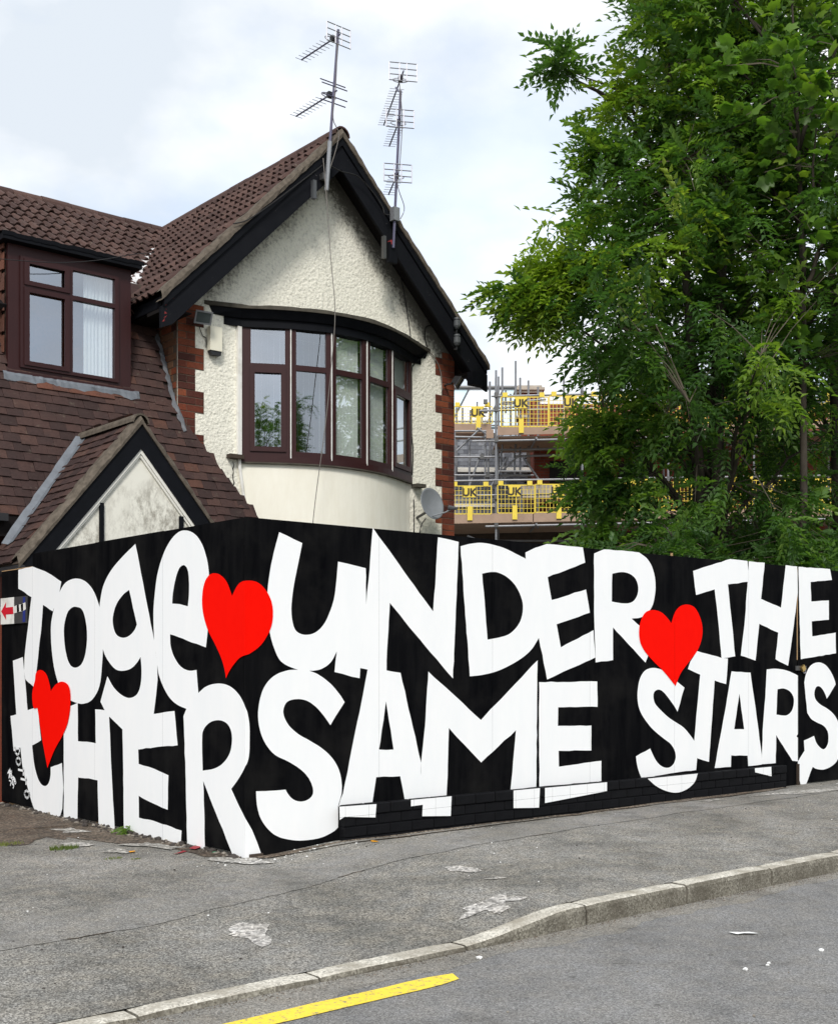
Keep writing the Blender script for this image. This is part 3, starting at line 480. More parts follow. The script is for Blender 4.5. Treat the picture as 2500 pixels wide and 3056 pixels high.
# dirt, spilt mortar along the side hoarding
DT = [(-.03, .15), (-.18, .3), (-.16, .8), (-.34, 1.15), (-.5, 1.8), (-1.1, 1.75), (-1.2, 2.4), (-.9, 3.2), (-1.5, 4.3), (-1.6, 5.4), (.1, 5.4), (.1, 3), (.05, 1)]
blob('bare_soil', 'dirt', DT, pave, .004, .05)
for q in ([(-.42, 2.38), (-.27, 2.36), (-.22, 2.05), (-.34, 2.0), (-.40, 2.12)], [(-.40, 1.18), (-.16, 1.2), (-.1, .78), (-.22, .74), (-.28, .95)], [(-.24, .12), (-.06, .1), (.02, -.1), (.06, -.3), (-.1, -.24), (-.22, -.05)], [(-.75, 1.5), (-.6, 1.55), (-.55, 1.3), (-.68, 1.28)], [(-.66, .95), (-.5, 1.0), (-.46, .78), (-.56, .76)]):
    blob('mortar_spill', 'concrete_spill', q, pave, .0075, .02)
blob('soil_strip', 'dirt', [(.05, -.02), (.8, -.08), (3.4, -.09), (6.6, -.09), (6.6, -.16), (5.2, -.22), (3.6, -.15), (2.2, -.2), (1.0, -.2), (.5, -.16), (.1, -.12)], pave, .0085, .012)

# yellow line
m = MB(); n = 60
for i in range(n+1):
    x = -9+(8.22)*i/n; w = .072 if i < n else .05
    y = yk(x)-.342
    for d in (-1, 1): m.v.append((x+(0 if d > 0 else -.045), y+d*w+random.uniform(-.005, .005), -.096))
for i in range(n): m.f.append((2*i, 2*i+2, 2*i+3, 2*i+1))
tag(m.build('yellow_line', 'yellow_line', road), 'yellow painted kerbside line ending short of the raised kerb')
m = MB(); n = 260; rq = random.Random(6)
w_ = 0.2
for i in range(n+1):
    x = -8+18*i/n; w_ = min(.30, max(.03, w_+rq.uniform(-.035, .035)))
    for q in range(4): m.v.append((x, yk(x)-.001-w_*q/3, -.0990))
for i in range(n):
    for q in range(3): m.f.append((4*i+q, 4*i+q+1, 4*i+q+5, 4*i+q+4))
m.build('gutter_silt', 'gutter_silt', road)
# grit washed against the kerb
m = MB()
for i in range(1500):
    x = random.uniform(-5, 7); y = yk(x)-abs(random.gauss(0, .05))-.008; r = random.uniform(.0015, .005)
    a = random.random()*6; vs_ = [(x+r*math.cos(a+t), y+r*math.sin(a+t), -.099) for t in (0, 1.6, 3.1, 4.7)]+[(x, y, -.099+r*1.2)]
    m.add(vs_, [(0, 1, 4), (1, 2, 4), (2, 3, 4), (3, 0, 4)])
tag(m.build('gutter_grit', 'dirt', road), kind='stuff')
# kerb
m = MB()
KX = [round(-2.31+.95*i, 3) for i in range(-9, 14)]
m.add([], [])
for a, b in zip(KX, KX[1:]):
    for q in ((a, b),):
        m.add([(x, yk(x)+dy, z) for x in q for dy, z in ((.012, -.2), (.14, -.2), (.14, kt(x)-.009), (.012, kt(x)-.03))],
              [(0, 1, 2, 3), (7, 6, 5, 4), (0, 4, 5, 1), (1, 5, 6, 2), (2, 6, 7, 3), (3, 7, 4, 0)])
kerb = tag(m.build('kerb', 'black_stone'), kind='structure')
for a, b in zip(KX, KX[1:]):
    m = MB(); g = random.uniform(.005, .009); dz = random.uniform(-.004, .004); ch = random.uniform(.014, .024)
    nn = 8; vs_ = []
    for i in range(nn+1):
        x = a+g+(b-a-2*g)*i/nn; e = .012 if i in (0, nn) else 0; T = kt(x)+dz-e*random.uniform(.1, .5); y = yk(x)
        j = random.uniform(-.003, .003)
        vs_ += [(x, y+j, -.2), (x, y+j, T-ch*1.2), (x, y+ch*.5+j, T-.004), (x, y+ch*1.3, T), (x, y+.125, T), (x, y+.125, -.2)]
    fs = []
    for i in range(nn):
        for q in range(6): fs.append((i*6+q, i*6+(q+1) % 6, (i+1)*6+(q+1) % 6, (i+1)*6+q))
    fs += [tuple(range(6)), tuple(range(nn*6, nn*6+6))[::-1]]
    m.add(vs_, fs); ob = m.build('kerb_stone', 'kerb_concrete', kerb); ob.data.materials.append(M('kerb_shaded_face'))
    for p in ob.data.polygons: p.material_index = 1 if p.normal.y < -.6 or abs(p.normal.x) > .7 else 0  # front and end faces take the shaded copy

# ================================================================== hoarding and mural
TOP = 2.46
hr = empty('painted_hoarding', (3.5, 0, 0)); tag(hr, 'long black plywood hoarding facing the road, painted UNDER THE SAME STARS', 'hoarding')
hl = empty('painted_hoarding', (0, 1.9, 0)); tag(hl, 'short black side hoarding beside the driveway, painted Together with two red hearts', 'hoarding')
gate = empty('hoarding_gate', (7.0, 0, 0)); tag(gate, 'black plywood gate panel at the right end of the hoarding, painted E and S', 'gate')
SR = [.0005, 1.22, 2.44, 3.66, 4.88, 6.10, 7.0]; SL = [.0, 1.22, 2.44, 3.79]
for a, b in zip(SR, SR[1:]):
    dz = random.uniform(-.004, .004); dy = random.uniform(0, .0012)
    MB().box(a+.0015, b-.0015, dy, .018+dy, h0(a)-.02 if b < 1.3 else .06, TOP+dz).build('panel', 'hoarding_black', hr)
for a, b in zip(SL, SL[1:]):
    MB().box(random.uniform(0, .0012), .018, a+(.0205 if a == 0 else .0015), b-.0015, .03, TOP+random.uniform(-.004, .003)).build('panel', 'hoarding_black', hl)
MB().box(.004, .022, 3.793, 4.57, .03, 2.33).build('panel', 'hoarding_black', hl)
MB().box(.004, .022, 3.793, 4.57, 2.3305, 2.3385).build('top_edge', 'raw_timber', hl)
MB().box(-.008, .012, 7.2, 7.2, 0, 0)
MB().box(7.006, 8.226, -.006, .012, .105, TOP-.006).build('panel', 'hoarding_black', gate)
MB().box(6.992, 7.004, -.004, .016, 1.45, TOP-.02).build('edge_strip', 'raw_timber', gate)
MB().box(6.985, 7.004, -.028, -.001, .075, .32).build('post_stub', 'dark_timber_and_shade', hr)
for x in (.1, 1.22, 2.44, 3.66, 4.88, 6.1, 6.9): MB().box(x-.035, x+.035, .022, .11, -.05, 2.3).build('post', 'raw_timber', hr)
MB().box(4.868, 4.886, .019, .035, 2.2, TOP+.028).build('batten', 'raw_timber', hr)
for y in (.12, 1.22, 2.44, 3.7, 4.4): MB().box(.024, .11, y-.035, y+.035, -.05, 2.25).build('post', 'raw_timber', hl)
MB().box(8.24, 8.33, .02, .11, -.05, 2.4).build('post', 'dark_timber_and_shade', gate)
MB().box(.03, .14, -.02, .012, -.03, .03).build('timber_block', 'dark_timber_and_shade', hl)
def cutsheet(fn, outer, holes, cu=(), cv=(), gap=.0007):
    loops = [outer]+holes
    tri = tessellate_polygon([[Vector((a, b, 0)) for a, b in l] for l in loops]); flat = [p for l in loops for p in l]
    bm = bmesh.new(); vv = [bm.verts.new((a, b, 0)) for a, b in flat]
    for t in tri:
        try: bm.faces.new([vv[i] for i in t])
        except ValueError: pass
    for ax, cuts in ((0, cu), (1, cv)):
        no = (1, 0, 0) if ax == 0 else (0, 1, 0)
        lo, hi = min(p[ax] for p in outer), max(p[ax] for p in outer)
        for c_ in cuts:
            if not lo < c_ < hi: continue
            for s_ in (-1, 1):
                co = [0, 0, 0]; co[ax] = c_+s_*gap
                bmesh.ops.bisect_plane(bm, geom=bm.verts[:]+bm.edges[:]+bm.faces[:], plane_co=co, plane_no=no)
            kill = [f for f in bm.faces if abs(f.calc_center_median()[ax]-c_) < gap*.9]
            bmesh.ops.delete(bm, geom=kill, context='FACES')
    bm.verts.index_update(); m = MB()
    m.add([fn(v.co.x, v.co.y) for v in bm.verts], [tuple(v.index for v in f.verts) for f in bm.faces]); bm.free()
    return m
rhc = random.Random(77)
def handcut(p):
    """brush-painted edge: slight waver along each stretch"""
    out = []
    for i in range(len(p)):
        a, b = p[i], p[(i+1) % len(p)]; L = math.hypot(b[0]-a[0], b[1]-a[1]); n = max(1, int(L/.07)); out.append(a)
        if a[0] < .006 and b[0] < .006: continue
        for k_ in range(1, n):
            t = k_/n; out.append((a[0]+(b[0]-a[0])*t+rhc.uniform(-.0035, .0035), a[1]+(b[1]-a[1])*t+rhc.uniform(-.0035, .0035)))
    return out
fR = lambda d: (lambda a, b: (a, -d, b))
fL = lambda d: (lambda a, b: (-d, a, b))
dd = .0016
for nm, side, o_, hs in MURAL:
    dd += .00018 if nm != 'heart' else 0
    d = dd if nm != 'heart' else .0085
    P_ = P2(o_); H_ = [P2(q) for q in hs]; cxm = sum(p[0] for p in P_)/len(P_)
    par = hl if side == 'L' else (gate if cxm > 7.05 else hr)
    if par is gate: d += .008
    P_ = handcut(P_); H_ = [handcut(q) for q in H_]
    P_ = [((-d if a < .006 else a), b) for a, b in P_]      # paint turns the corner
    P_ = [p for i_, p in enumerate(P_) if math.hypot(p[0]-P_[i_-1][0], p[1]-P_[i_-1][1]) > .0015]
    m = cutsheet((fL if side == 'L' else fR)(d), P_, H_, SL[1:] if side == 'L' else SR[1:])
    ob = m.build('painted_heart' if nm == 'heart' else 'painted_letter', 'mural_red' if nm == 'heart' else 'mural_white', par)
    tag(ob, 'red painted heart' if nm == 'heart' else 'white painted letter %s' % nm)
def stroke(m, fn, pts, w):
    for a, b in zip(pts, pts[1:]):
        dx, dz = b[0]-a[0], b[1]-a[1]; L = math.hypot(dx, dz) or 1; nx_, nz_ = -dz/L*w/2, dx/L*w/2; ex, ez = dx/L*w*.4, dz/L*w*.4
        m.add([fn(a[0]-ex+nx_, a[1]-ez+nz_), fn(b[0]+ex+nx_, b[1]+ez+nz_), fn(b[0]+ex-nx_, b[1]+ez-nz_), fn(a[0]-ex-nx_, a[1]-ez-nz_)], [(0, 1, 2, 3)])
# artist's name running down the edge (letters turned on their side), and a small white scribble
def sidelet(ch, y, z, w, h):
    m = MB()
    S_ = {'D': [[(0, 0), (1, 0), (.9, .6), (.5, .9), (.1, .6), (0, 0)]], 'O': [[(.5, 0), (.9, .25), (1, .5), (.85, .8), (.5, 1), (.15, .8), (0, .5), (.1, .25), (.5, 0)]],
          'T': [[(1, 0), (1, 1)], [(1, .5), (0, .45)]]}[ch]
    for st_ in S_: stroke(m, fL(.009), [(y-(a-.5)*w, z+(.5-b)*h) for a, b in st_], .022)
    m.build('painted_letter', 'mural_white', hl)['label'] = 'small white letter %s of the signature' % ch
for ch, y, z in (('D', 4.137, .545), ('O', 4.11, .455), ('T', 4.05, .37), ('T', 3.985, .285), ('O', 3.905, .15)): sidelet(ch, y, z, .12, .075)
m = MB(); rr = random.Random(5)
for i in range(13):
    y = 4.38-i*.014; z = .31-i*.004+rr.uniform(-.05, .05)
    stroke(m, fL(.009+.0002*i), [(y, z), (y-.05, z+rr.uniform(-.04, .04)), (y-.03, z-.045)], .014)
m.build('painted_scribble', 'mural_white', hl)['label'] = 'small white illegible scribble'
# the arrow sign
sg = empty('arrow_sign', (-.012, 4.23, 1.94)); tag(sg, 'small sign with a red arrow pointing left on the side hoarding', 'sign')
MB().box(-.014, .003, 3.915, 4.205, 1.80, 2.06).build('dark_half', 'steel_dark', sg)
MB().box(-.0145, .003, 4.206, 4.55, 1.80, 2.06).build('white_half', 'white_trim', sg)
ar = [(4.53, 1.93), (4.40, 2.02), (4.41, 1.965), (4.22, 1.965), (4.22, 1.895), (4.41, 1.895), (4.40, 1.84)]
plain('sign_red', (.62, .012, .03), .5); plain('sign_blue', (.02, .035, .22), .5)
MB().add([fL(.0165)(a, b) for a, b in ar], [tuple(range(7))]).build('arrow', 'sign_red', sg)
MB().add([fL(.0165)(a, b) for a, b in ((3.99, 1.81), (3.925, 1.81), (3.925, 2.05), (3.98, 2.05))], [(0, 1, 2, 3)]).build('blue_band', 'sign_blue', sg)
m = MB(); stroke(m, fL(.018), [(4.19, 1.935), (4.1, 1.945), (4.0, 1.95), (3.94, 1.96)], .07); m.build('worn_lettering', 'white_trim', sg)
# padlock
pd = empty('padlock', (7.064, -.03, 1.36)); tag(pd, 'small brass padlock hanging on the gate edge between the letters', 'padlock')
mt = Matrix.Rotation(R_(-35), 4, 'Y')
def pbox(m, *a):
    q = MB().box(*a); m.add([tuple(Vector((7.064, 0, 1.36))+(mt @ Vector(v_))) for v_ in q.v], q.f); return m
pbox(MB(), -.028, .028, -.045, -.022, -.03, .028).build('body', 'brass', pd)
m = MB(); m.tube([tuple(Vector((7.064, 0, 1.36))+(mt @ Vector((.02*math.cos(t), -.033, -.03-.035*math.sin(t) if True else 0)))) for t in [math.pi*i/8 for i in range(9)]], .006, 6); m.build('shackle', 'aluminium', pd)
MB().box(6.95, 7.15, -.021, -.007, 1.335, 1.385).build('hasp', 'steel_dark', pd)

# low painted brick wall under the hoarding
lw = empty('low_brick_wall', (3.7, -.036, 0)); tag(lw, 'low black painted brick wall at the foot of the long hoarding, white letter feet on it', 'wall')
MB().box(.836, 6.70, -.062, -.003, -.05, .322).build('mortar_core', 'blockwork_black', lw)
def brickmesh(name, l, w, h, mat, bv=.004):
    bm = bmesh.new(); bmesh.ops.create_cube(bm, size=1); bmesh.ops.scale(bm, vec=(l, w, h), verts=bm.verts)
    bmesh.ops.bevel(bm, geom=bm.edges[:], offset=bv, segments=1, affect='EDGES')
    me = bpy.data.meshes.new(name); bm.to_mesh(me); bm.free(); me.materials.append(M(mat)); return me
bA = brickmesh('brick', .217, .066, .073, 'blockwork_black'); bB = brickmesh('coping_brick', .217, .078, .083, 'blockwork_black', .008); bH = brickmesh('half_brick', .104, .066, .073, 'blockwork_black')
ROWZ = [.327-.042, .327-.087-.038, .327-.087-.083-.038, .327-.087-.166-.038]
for r, z in enumerate(ROWZ):
    x = .832; off = (r % 2)
    if off:
        inst('brick', bH, lw, Matrix.Translation((x+.052, -.038, z))); x += .1125
    while x+.2 < 6.72:
        inst('brick', bB if r == 0 else bA, lw, Matrix.Translation((x+.1085, -.038+(-.004 if r == 0 else 0)+random.uniform(-.0015, .0015), z))); x += .2255
    if 6.72-x > .1: inst('brick', bH, lw, Matrix.Translation((x+.052, -.038, z)))
jz = [.327-.085, .327-.168, .327-.251]; jx = [.832+.2255*i for i in range(27)]
for q in PLINTH_PAINT:
    P_ = [(a, min(b, .326)) for a, b in P2(q)]
    cutsheet(fR(.0845), P_, [], jx, jz, .0007).build('painted_letter_foot', 'mural_white', lw)

# ================================================================== the house
HO = (4.98, 5.88, 0)
house = empty('gable_house', HO); tag(house, 'cream roughcast house with steep black-edged gable, brown bay window and tiled roofs', 'house')
YF, XL, XR, AX, AZ = 5.879, 2.709, 7.258, 4.908, 8.421       # front plane, wall corners, gable apex (roof surface)
YV = 5.434                                                   # verge plane of the gable roof
fY = lambda Y: (lambda a, b, d: (a, Y+d, b))
def gz(x): return AZ-abs(x-AX)                               # 45 degree gable roof surface
# walls
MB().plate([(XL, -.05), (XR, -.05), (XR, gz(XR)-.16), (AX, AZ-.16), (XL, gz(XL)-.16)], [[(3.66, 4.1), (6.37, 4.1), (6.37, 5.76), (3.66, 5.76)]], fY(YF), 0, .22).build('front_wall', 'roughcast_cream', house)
MB().box(XL, XL+.2, YF+.222, 13.0, -.05, 5.9).build('side_wall', 'red_brick', house)
MB().box(XR-.2, XR, YF+.222, 13.0, -.05, 5.9).build('side_wall', 'roughcast_cream', house)
MB().box(-3.4, XL-.002, 6.9, 7.1, -.05, 6.3).build('rear_front_wall', 'red_brick', house)
MB().box(-3.4, XR, 12.8, 13.0, -.05, 6.0).build('back_wall', 'roughcast_cream', house)
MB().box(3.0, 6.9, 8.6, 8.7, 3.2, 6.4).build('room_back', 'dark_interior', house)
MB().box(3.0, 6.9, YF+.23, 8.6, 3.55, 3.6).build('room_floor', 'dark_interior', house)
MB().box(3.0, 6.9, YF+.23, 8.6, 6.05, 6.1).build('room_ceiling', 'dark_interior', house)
MB().box(-1.5, XL-.003, 5.42, 5.6, -.05, 2.95).build('porch_side_wall', 'red_brick', house)

# brick quoins
CH = .0893
q_st = brickmesh('stretcher', .238, .10, .079, 'red_brick', .003); q_hd = brickmesh('header', .115, .10, .079, 'red_brick', .003)
q_sb = brickmesh('side_stretcher', .238, .10, .079, 'buff_brick', .003); q_hb = brickmesh('side_header', .115, .10, .079, 'buff_brick', .003)
def quoin(x_edge, sgn, bands, ztop, zbot, y):
    z = ztop; i = 0
    while z > zbot:
        wide = any(a >= z-CH/2 >= b for a, b in bands)
        lay = [('s', .119), ('h', .302)] if wide and i % 2 else ([('h', .0575), ('s', .240)] if wide else ([('s', .119)] if i % 2 else [('h', .0575), ('h', .180)]))
        for t, c_ in lay:
            inst('brick', q_st if t == 's' else q_hd, house, Matrix.Translation((x_edge+sgn*(c_+.002), y+.042+random.uniform(-.003, .003), z-CH/2)))
        z -= CH; i += 1
WL = [(5.333, 5.064), (4.796, 4.524), (4.26, 3.99), (5.87, 5.60)]
WRb = [(5.859, 5.601), (5.317, 5.058), (4.774, 4.524), (4.257, 3.999), (3.72, 3.46), (3.19, 2.93)]
def mortarback(x0, x1, bands, zt, zb, narrow, wide_, sgn):
    m = MB(); cuts = sorted({zt, zb}|{c_ for b_ in bands for c_ in b_ if zb < c_ < zt}, reverse=True)
    for a, b in zip(cuts, cuts[1:]):
        w = wide_ if any(p >= (a+b)/2 >= q for p, q in bands) else narrow
        xa, xb = (x0, x0+w) if sgn > 0 else (x0-w, x0)
        m.box(xa, xb, YF-.003, YF+.004, b, a)
    m.build('quoin_mortar', 'mortar', house)
mortarback(XL+.0005, 0, WL, 5.87, 3.6, .243, .366, 1); mortarback(XR-.0005, 0, WRb, 5.95, 2.5, .243, .366, -1)
quoin(XL, 1, WL, 5.87, 3.7, YF); quoin(XR, -1, WRb, 5.859+CH, 2.55, YF)
RZ = Matrix.Rotation(R_(90), 4, 'Z')
z = 5.87; i = 0
while z > 4.2:                                               # return face of the gable wall above the tiled slope
    y = YF+(.03 if i % 2 else .105)
    k_ = 0
    while y < YF+.85:
        hd = (k_+i) % 3 == 0; Lb = .115 if hd else .238
        me_ = (q_hb if hd else q_sb) if random.random() < .62 else (q_hd if hd else q_st)
        inst('brick', me_, house, Matrix.Translation((XL+.042, y+Lb/2, z-CH/2)) @ RZ); y += Lb+.009; k_ += 1
    z -= CH; i += 1
MB().box(XL-.002, XL+.03, YF+.01, 6.9, 4.0, 5.9).build('quoin_mortar', 'mortar', house)

# roofs: structural decks
RY, RZt, MS = 10.17, 8.36, .68                               # main ridge and its front pitch
def deck(name, pts, th, mat='soffit_dark'):
    a, b, c_ = [Vector(p) for p in pts[:3]]; n = (b-a).cross(c_-a).normalized(); n = n if n.z > 0 else -n
    return MB().ext([tuple(Vector(p)-n*.05) for p in pts], tuple(-n*th)).build(name, mat, house)
EX = 2.632
deck('gable_roof_deck', [(AX, YV+.06, AZ), (AX-EX, YV+.06, AZ-EX), (AX-EX, 9.0, AZ-EX), (AX, 13.4, AZ)], .06)
deck('gable_roof_deck', [(AX, YV+.06, AZ), (AX, 13.4, AZ), (AX+EX, 13.4, AZ-EX), (AX+EX, YV+.06, AZ-EX)], .06, 'roof_tile_brown')
deck('main_roof_deck', [(-3.6, RY, RZt), (AX-.1, RY, RZt), (AX-.1, RY-.1, RZt-.07), (3.0, 7.06, RZt-MS*(RY-7.06)), (-3.6, 7.06, RZt-MS*(RY-7.06))], .06)
for xa_, xb_, yl in ((-3.6, .62, 5.95), (2.12, 2.6, 6.45)): deck('main_roof_deck', [(xa_, 7.058, RZt-MS*(RY-7.058)), (xb_, 7.058, RZt-MS*(RY-7.058)), (xb_, yl, RZt-MS*(RY-yl)), (xa_, yl, RZt-MS*(RY-yl))], .06)
deck('main_roof_deck', [(-3.6, RY, RZt), (AX, RY, RZt), (AX, 13.4, RZt-.7*3.2), (-3.6, 13.4, RZt-.7*3.2)], .06, 'roof_tile_brown')

# interlocking concrete tiles (two rolls each)
def romantile():
    w, l, n = .30, .36, 16; m = MB()
    prof = []
    for i in range(n+1):
        u = i/n; ph = (u*2) % 1.0; hgt = .038*max(0, math.sin(math.pi*min(1, ph/.62)))**.8 if ph < .62 else 0.0
        prof.append((u*w, hgt))
    for y, dz in ((0, .038), (l, .0)):
        for x, hz_ in prof: m.v.append((x, y, hz_+dz))
    for x, hz_ in prof: m.v.append((x, 0, hz_+.038-.020))
    k_ = n+1
    for i in range(n): m.f += [(i, i+1, k_+i+1, k_+i), (2*k_+i, 2*k_+i+1, i+1, i)]
    m.smooth = False
    return m
TM = romantile(); tile_me = TM.mesh('roof_tile', 'roof_tile_brown')
def lay_tiles(corner, ux, uy, ncol, nrow, keep, gw=.30, gl=.29, parts=None, mesh=tile_me, proto=TM, name='roof_tile', rest_name='roof_tiles_beyond', mat='roof_tile_brown', stag=0, jit=.004, lift=0, parent=None):
    ux = Vector(ux).normalized(); uy = Vector(uy).normalized(); nn = ux.cross(uy).normalized()
    rest = MB(); cnt = 0; par = parent or house
    for r in range(nrow):
        for c_ in range(ncol):
            p = Vector(corner)+ux*(c_*gw+(gw/2 if stag and r % 2 else 0))+uy*(r*gl)+nn*lift
            mid = p+ux*gw/2+uy*gl/2
            if not keep(mid): continue
            a = random.uniform(-.018, .018); b = random.uniform(-.02, .02); p = p-uy*(abs(random.gauss(0, .006)) if random.random() < .9 else .025)
            x2 = (ux+nn*a).normalized(); z2 = (nn-ux*a+uy*b).normalized(); y2 = z2.cross(x2)
            m4 = basis(x2, y2, z2, p+nn*random.uniform(-jit, jit))
            if parts is None or parts(mid):
                inst(name, mesh, par, m4); cnt += 1
            else: rest.add([tuple(m4 @ Vector(v_)) for v_ in proto.v], proto.f)
    if rest.v: tag(rest.build(rest_name, mat, par, normals=False), kind='stuff')
    return cnt
def main_z(y): return RZt-MS*(RY-y)
slope_u = Vector((0, 1, MS)).normalized()
y0 = 6.0; nrow = int((RY-y0)*math.sqrt(1+MS*MS)/.29)+1
n_main = lay_tiles((-3.5, y0, main_z(y0)), (1, 0, 0), (0, 1, MS), 28, nrow, lambda p: p.y < RY-.02 and main_z(p.y) > gz(p.x)-.25 and p.x < AX-.1 and not (.5 < p.x < 2.2 and p.z < 6.2), parts=lambda p: p.x > -.5)
gl_u = Vector((1, 0, 1))
nrow = int(EX*math.sqrt(2)/.29)+1
n_gab = lay_tiles((AX-EX-.02, RY+.2, AZ-EX-.02), (0, -1, 0), (1, 0, 1), 17, nrow, lambda p: p.y > YV+.12 and p.x < AX-.02 and gz(p.x) > main_z(p.y)-.25)
# ridge tiles
def halfround(l, r, th=.02):
    m = MB(); n = 8
    for x in (0, l):
        for rr_ in (r, r-th):
            for i in range(n+1):
                t = math.pi*(i/n)*1.0; m.v.append((x, rr_*math.cos(t), rr_*math.sin(t)))
    k_ = n+1
    for i in range(n):
        m.f += [(i, i+1, 2*k_+i+1, 2*k_+i), (k_+i, k_+i+1, i+1, i), (2*k_+i, 2*k_+i+1, 3*k_+i+1, 3*k_+i)]
    return m
rt = halfround(.44, .125).mesh('ridge_tile', 'roof_tile_brown')
for i in range(19):
    inst('ridge_tile', rt, house, Matrix.Translation((-3.5+i*.448, RY, RZt-.06+random.uniform(-.006, .006))) @ Matrix.Rotation(random.uniform(-.012, .012), 4, 'Y'))
for i in range(11):
    inst('ridge_tile', rt, house, Matrix.Translation((AX, YV+.02+i*.448, AZ-.055+random.uniform(-.006, .006))) @ RZ)
# valley: pale mortar and lead
m = MB(); vdir = None
vp = [(3.363, 7.541, 7.253), (2.964, 6.96, 6.854), (2.475, 6.21, 6.365), (2.037, 5.539, 5.927), (1.659, 4.99, 5.549)]
vp = [Vector((1.17*a+.8017, 1.17*b+1.2807, 1.17*c_-.237)) for a, b, c_ in vp]
rv = random.Random(3)
def vat(t):
    t *= len(vp)-1; i = min(int(t), len(vp)-2); return vp[i].lerp(vp[i+1], t-i)
for s0, s1 in ((.34, .62), (.64, .99)):
    n = 16; o = len(m.v)
    for i in range(n+1):
        t = s0+(s1-s0)*i/n; c_ = vat(t)
        for dx, dy, dz in ((-.10, .035, .075), (-.02, .0, .085), (.085, -.03, .105)):
            m.v.append((c_.x+dx+rv.uniform(-.03, .03), c_.y+dy+rv.uniform(-.03, .03), c_.z+dz+rv.uniform(-.012, .012)))
    for i in range(n):
        for k_ in range(2): m.f.append((o+i*3+k_, o+i*3+k_+1, o+(i+1)*3+k_+1, o+(i+1)*3+k_))
m.build('valley_mortar', 'valley_mortar', house)
# verge: mortar strip, moulding and bargeboards on both sides of the gable
for s in (-1, 1):
    def pt(d, dz, y): return (AX+s*d, y, AZ-d+dz)
    n = 40; m = MB(); rv = random.Random(11+s)
    for i in range(n+1):
        d = (EX+.02)*i/n; j = rv.uniform(-.012, .014)
        for dz, y in ((.045+j, YV+.16), (.05+j, YV+.03+rv.uniform(-.01, .01)), (-.015+rv.uniform(-.014, .014), YV-.005+rv.uniform(-.01, .01)), (-.068+rv.uniform(-.012, .008), YV+.0), (-.07, YV+.16)):
            m.v.append(pt(d, dz, y))
    for i in range(n):
        for k_ in range(4): m.f.append((i*5+k_, i*5+k_+1, (i+1)*5+k_+1, (i+1)*5+k_))
    m.build('verge_mortar', 'verge_mortar', house)
    e0 = 0.0; E1 = EX-.02
    MB().ext([pt(e0, -.072, YV+.02), pt(E1, -.072, YV+.02), pt(E1, -.175, YV+.02), pt(e0, -.175, YV+.02)], (0, .05, 0)).build('verge_moulding', 'black_board', house)
    MB().ext([pt(e0, -.16, YV+.045), pt(E1+.03, -.16, YV+.045), pt(E1+.03, -.40, YV+.045), pt(E1-.12, -.485, YV+.045), pt(e0, -.485, YV+.045)], (0, .04, 0)).build('bargeboard', 'flaked_board', house)
    MB().ext([pt(e0, -.18, YV+.088), pt(E1, -.18, YV+.088), pt(E1, -.22, YV+.088), pt(e0, -.22, YV+.088)], (0, YF-YV-.09, 0)).build('soffit', 'soffit_dark', house)
    # eaves board running back from the gable foot
    MB().ext([(AX+s*(EX-.02), YV+.10, AZ-EX-.02), (AX+s*(EX-.02), 9, AZ-EX-.02), (AX+s*(EX-.02), 9, AZ-EX-.15), (AX+s*(EX-.02), YV+.10, AZ-EX-.15)], (-s*.025, 0, 0)).build('eaves_board', 'black_board', house)
    xa, xb = sorted((AX+s*(EX-.05), (XL if s < 0 else XR)))
    MB().box(xa, xb, YV+.10, 9, AZ-EX-.16, AZ-EX-.145).build('eaves_soffit', 'soffit_dark', house)
MB().box(5.66, 5.80, YV-.03, YV+.04, 6.86, 7.13).build('purlin_end', 'black_board', house)
MB().box(7.20, 7.42, YV-.02, YV+.1, 5.43, 5.62).build('barge_foot', 'black_board', house)
g_ = MB(); g_.tube([(AX+EX+.06, YV+.1, AZ-EX-.02), (AX+EX+.06, 9, AZ-EX-.02)], .055, 8); g_.build('gutter', 'black_plastic', house)
m = MB()
for i in range(7): m.add([(2.28+.03*i*rv.random(), YV+.0435, 5.45+.05*i+.0), (2.31+.03*i*rv.random(), YV+.0435, 5.46+.05*i), (2.30+.05*rv.random(), YV+.0435, 5.5+.04*i)], [(0, 1, 2)])
m.build('bare_paint_patch', 'bare_red_paint', house)

# ---------------------------------------------------------------- bay window
BV = [(3.61, 5.872), (4.155, 5.555), (4.665, 5.378), (5.235, 5.375), (5.80, 5.545), (6.42, 5.872)]
ZS, ZH, ZT = 4.065, 5.80, 5.215
bay = empty('bay_window', HO); bay.parent = house; bay.location = (0, 0, 0); ORG[bay] = Vector(HO); bay['label'] = 'brown framed curved bay window with vertical blinds'
def arcpts(off, ext=0):
    """bow line offset outward"""
    out = []
    for i, p in enumerate(BV):
        a = Vector(BV[max(i-1, 0)]); b = Vector(BV[min(i+1, 5)]); t = (b-a).normalized(); n = Vector((t.y, -t.x))
        q = Vector(p)+n*off; out.append((q.x, q.y))
    return out
def catmull(pts, n=5):
    out = []
    for i in range(len(pts)-1):
        p0 = pts[max(i-1, 0)]; p1 = pts[i]; p2 = pts[i+1]; p3 = pts[min(i+2, len(pts)-1)]
        for k_ in range(n):
            t = k_/n
            out.append(tuple(.5*((2*p1[j])+(-p0[j]+p2[j])*t+(2*p0[j]-5*p1[j]+4*p2[j]-p3[j])*t*t+(-p0[j]+3*p1[j]-3*p2[j]+p3[j])*t**3) for j in (0, 1)))
    return out+[tuple(pts[-1])]
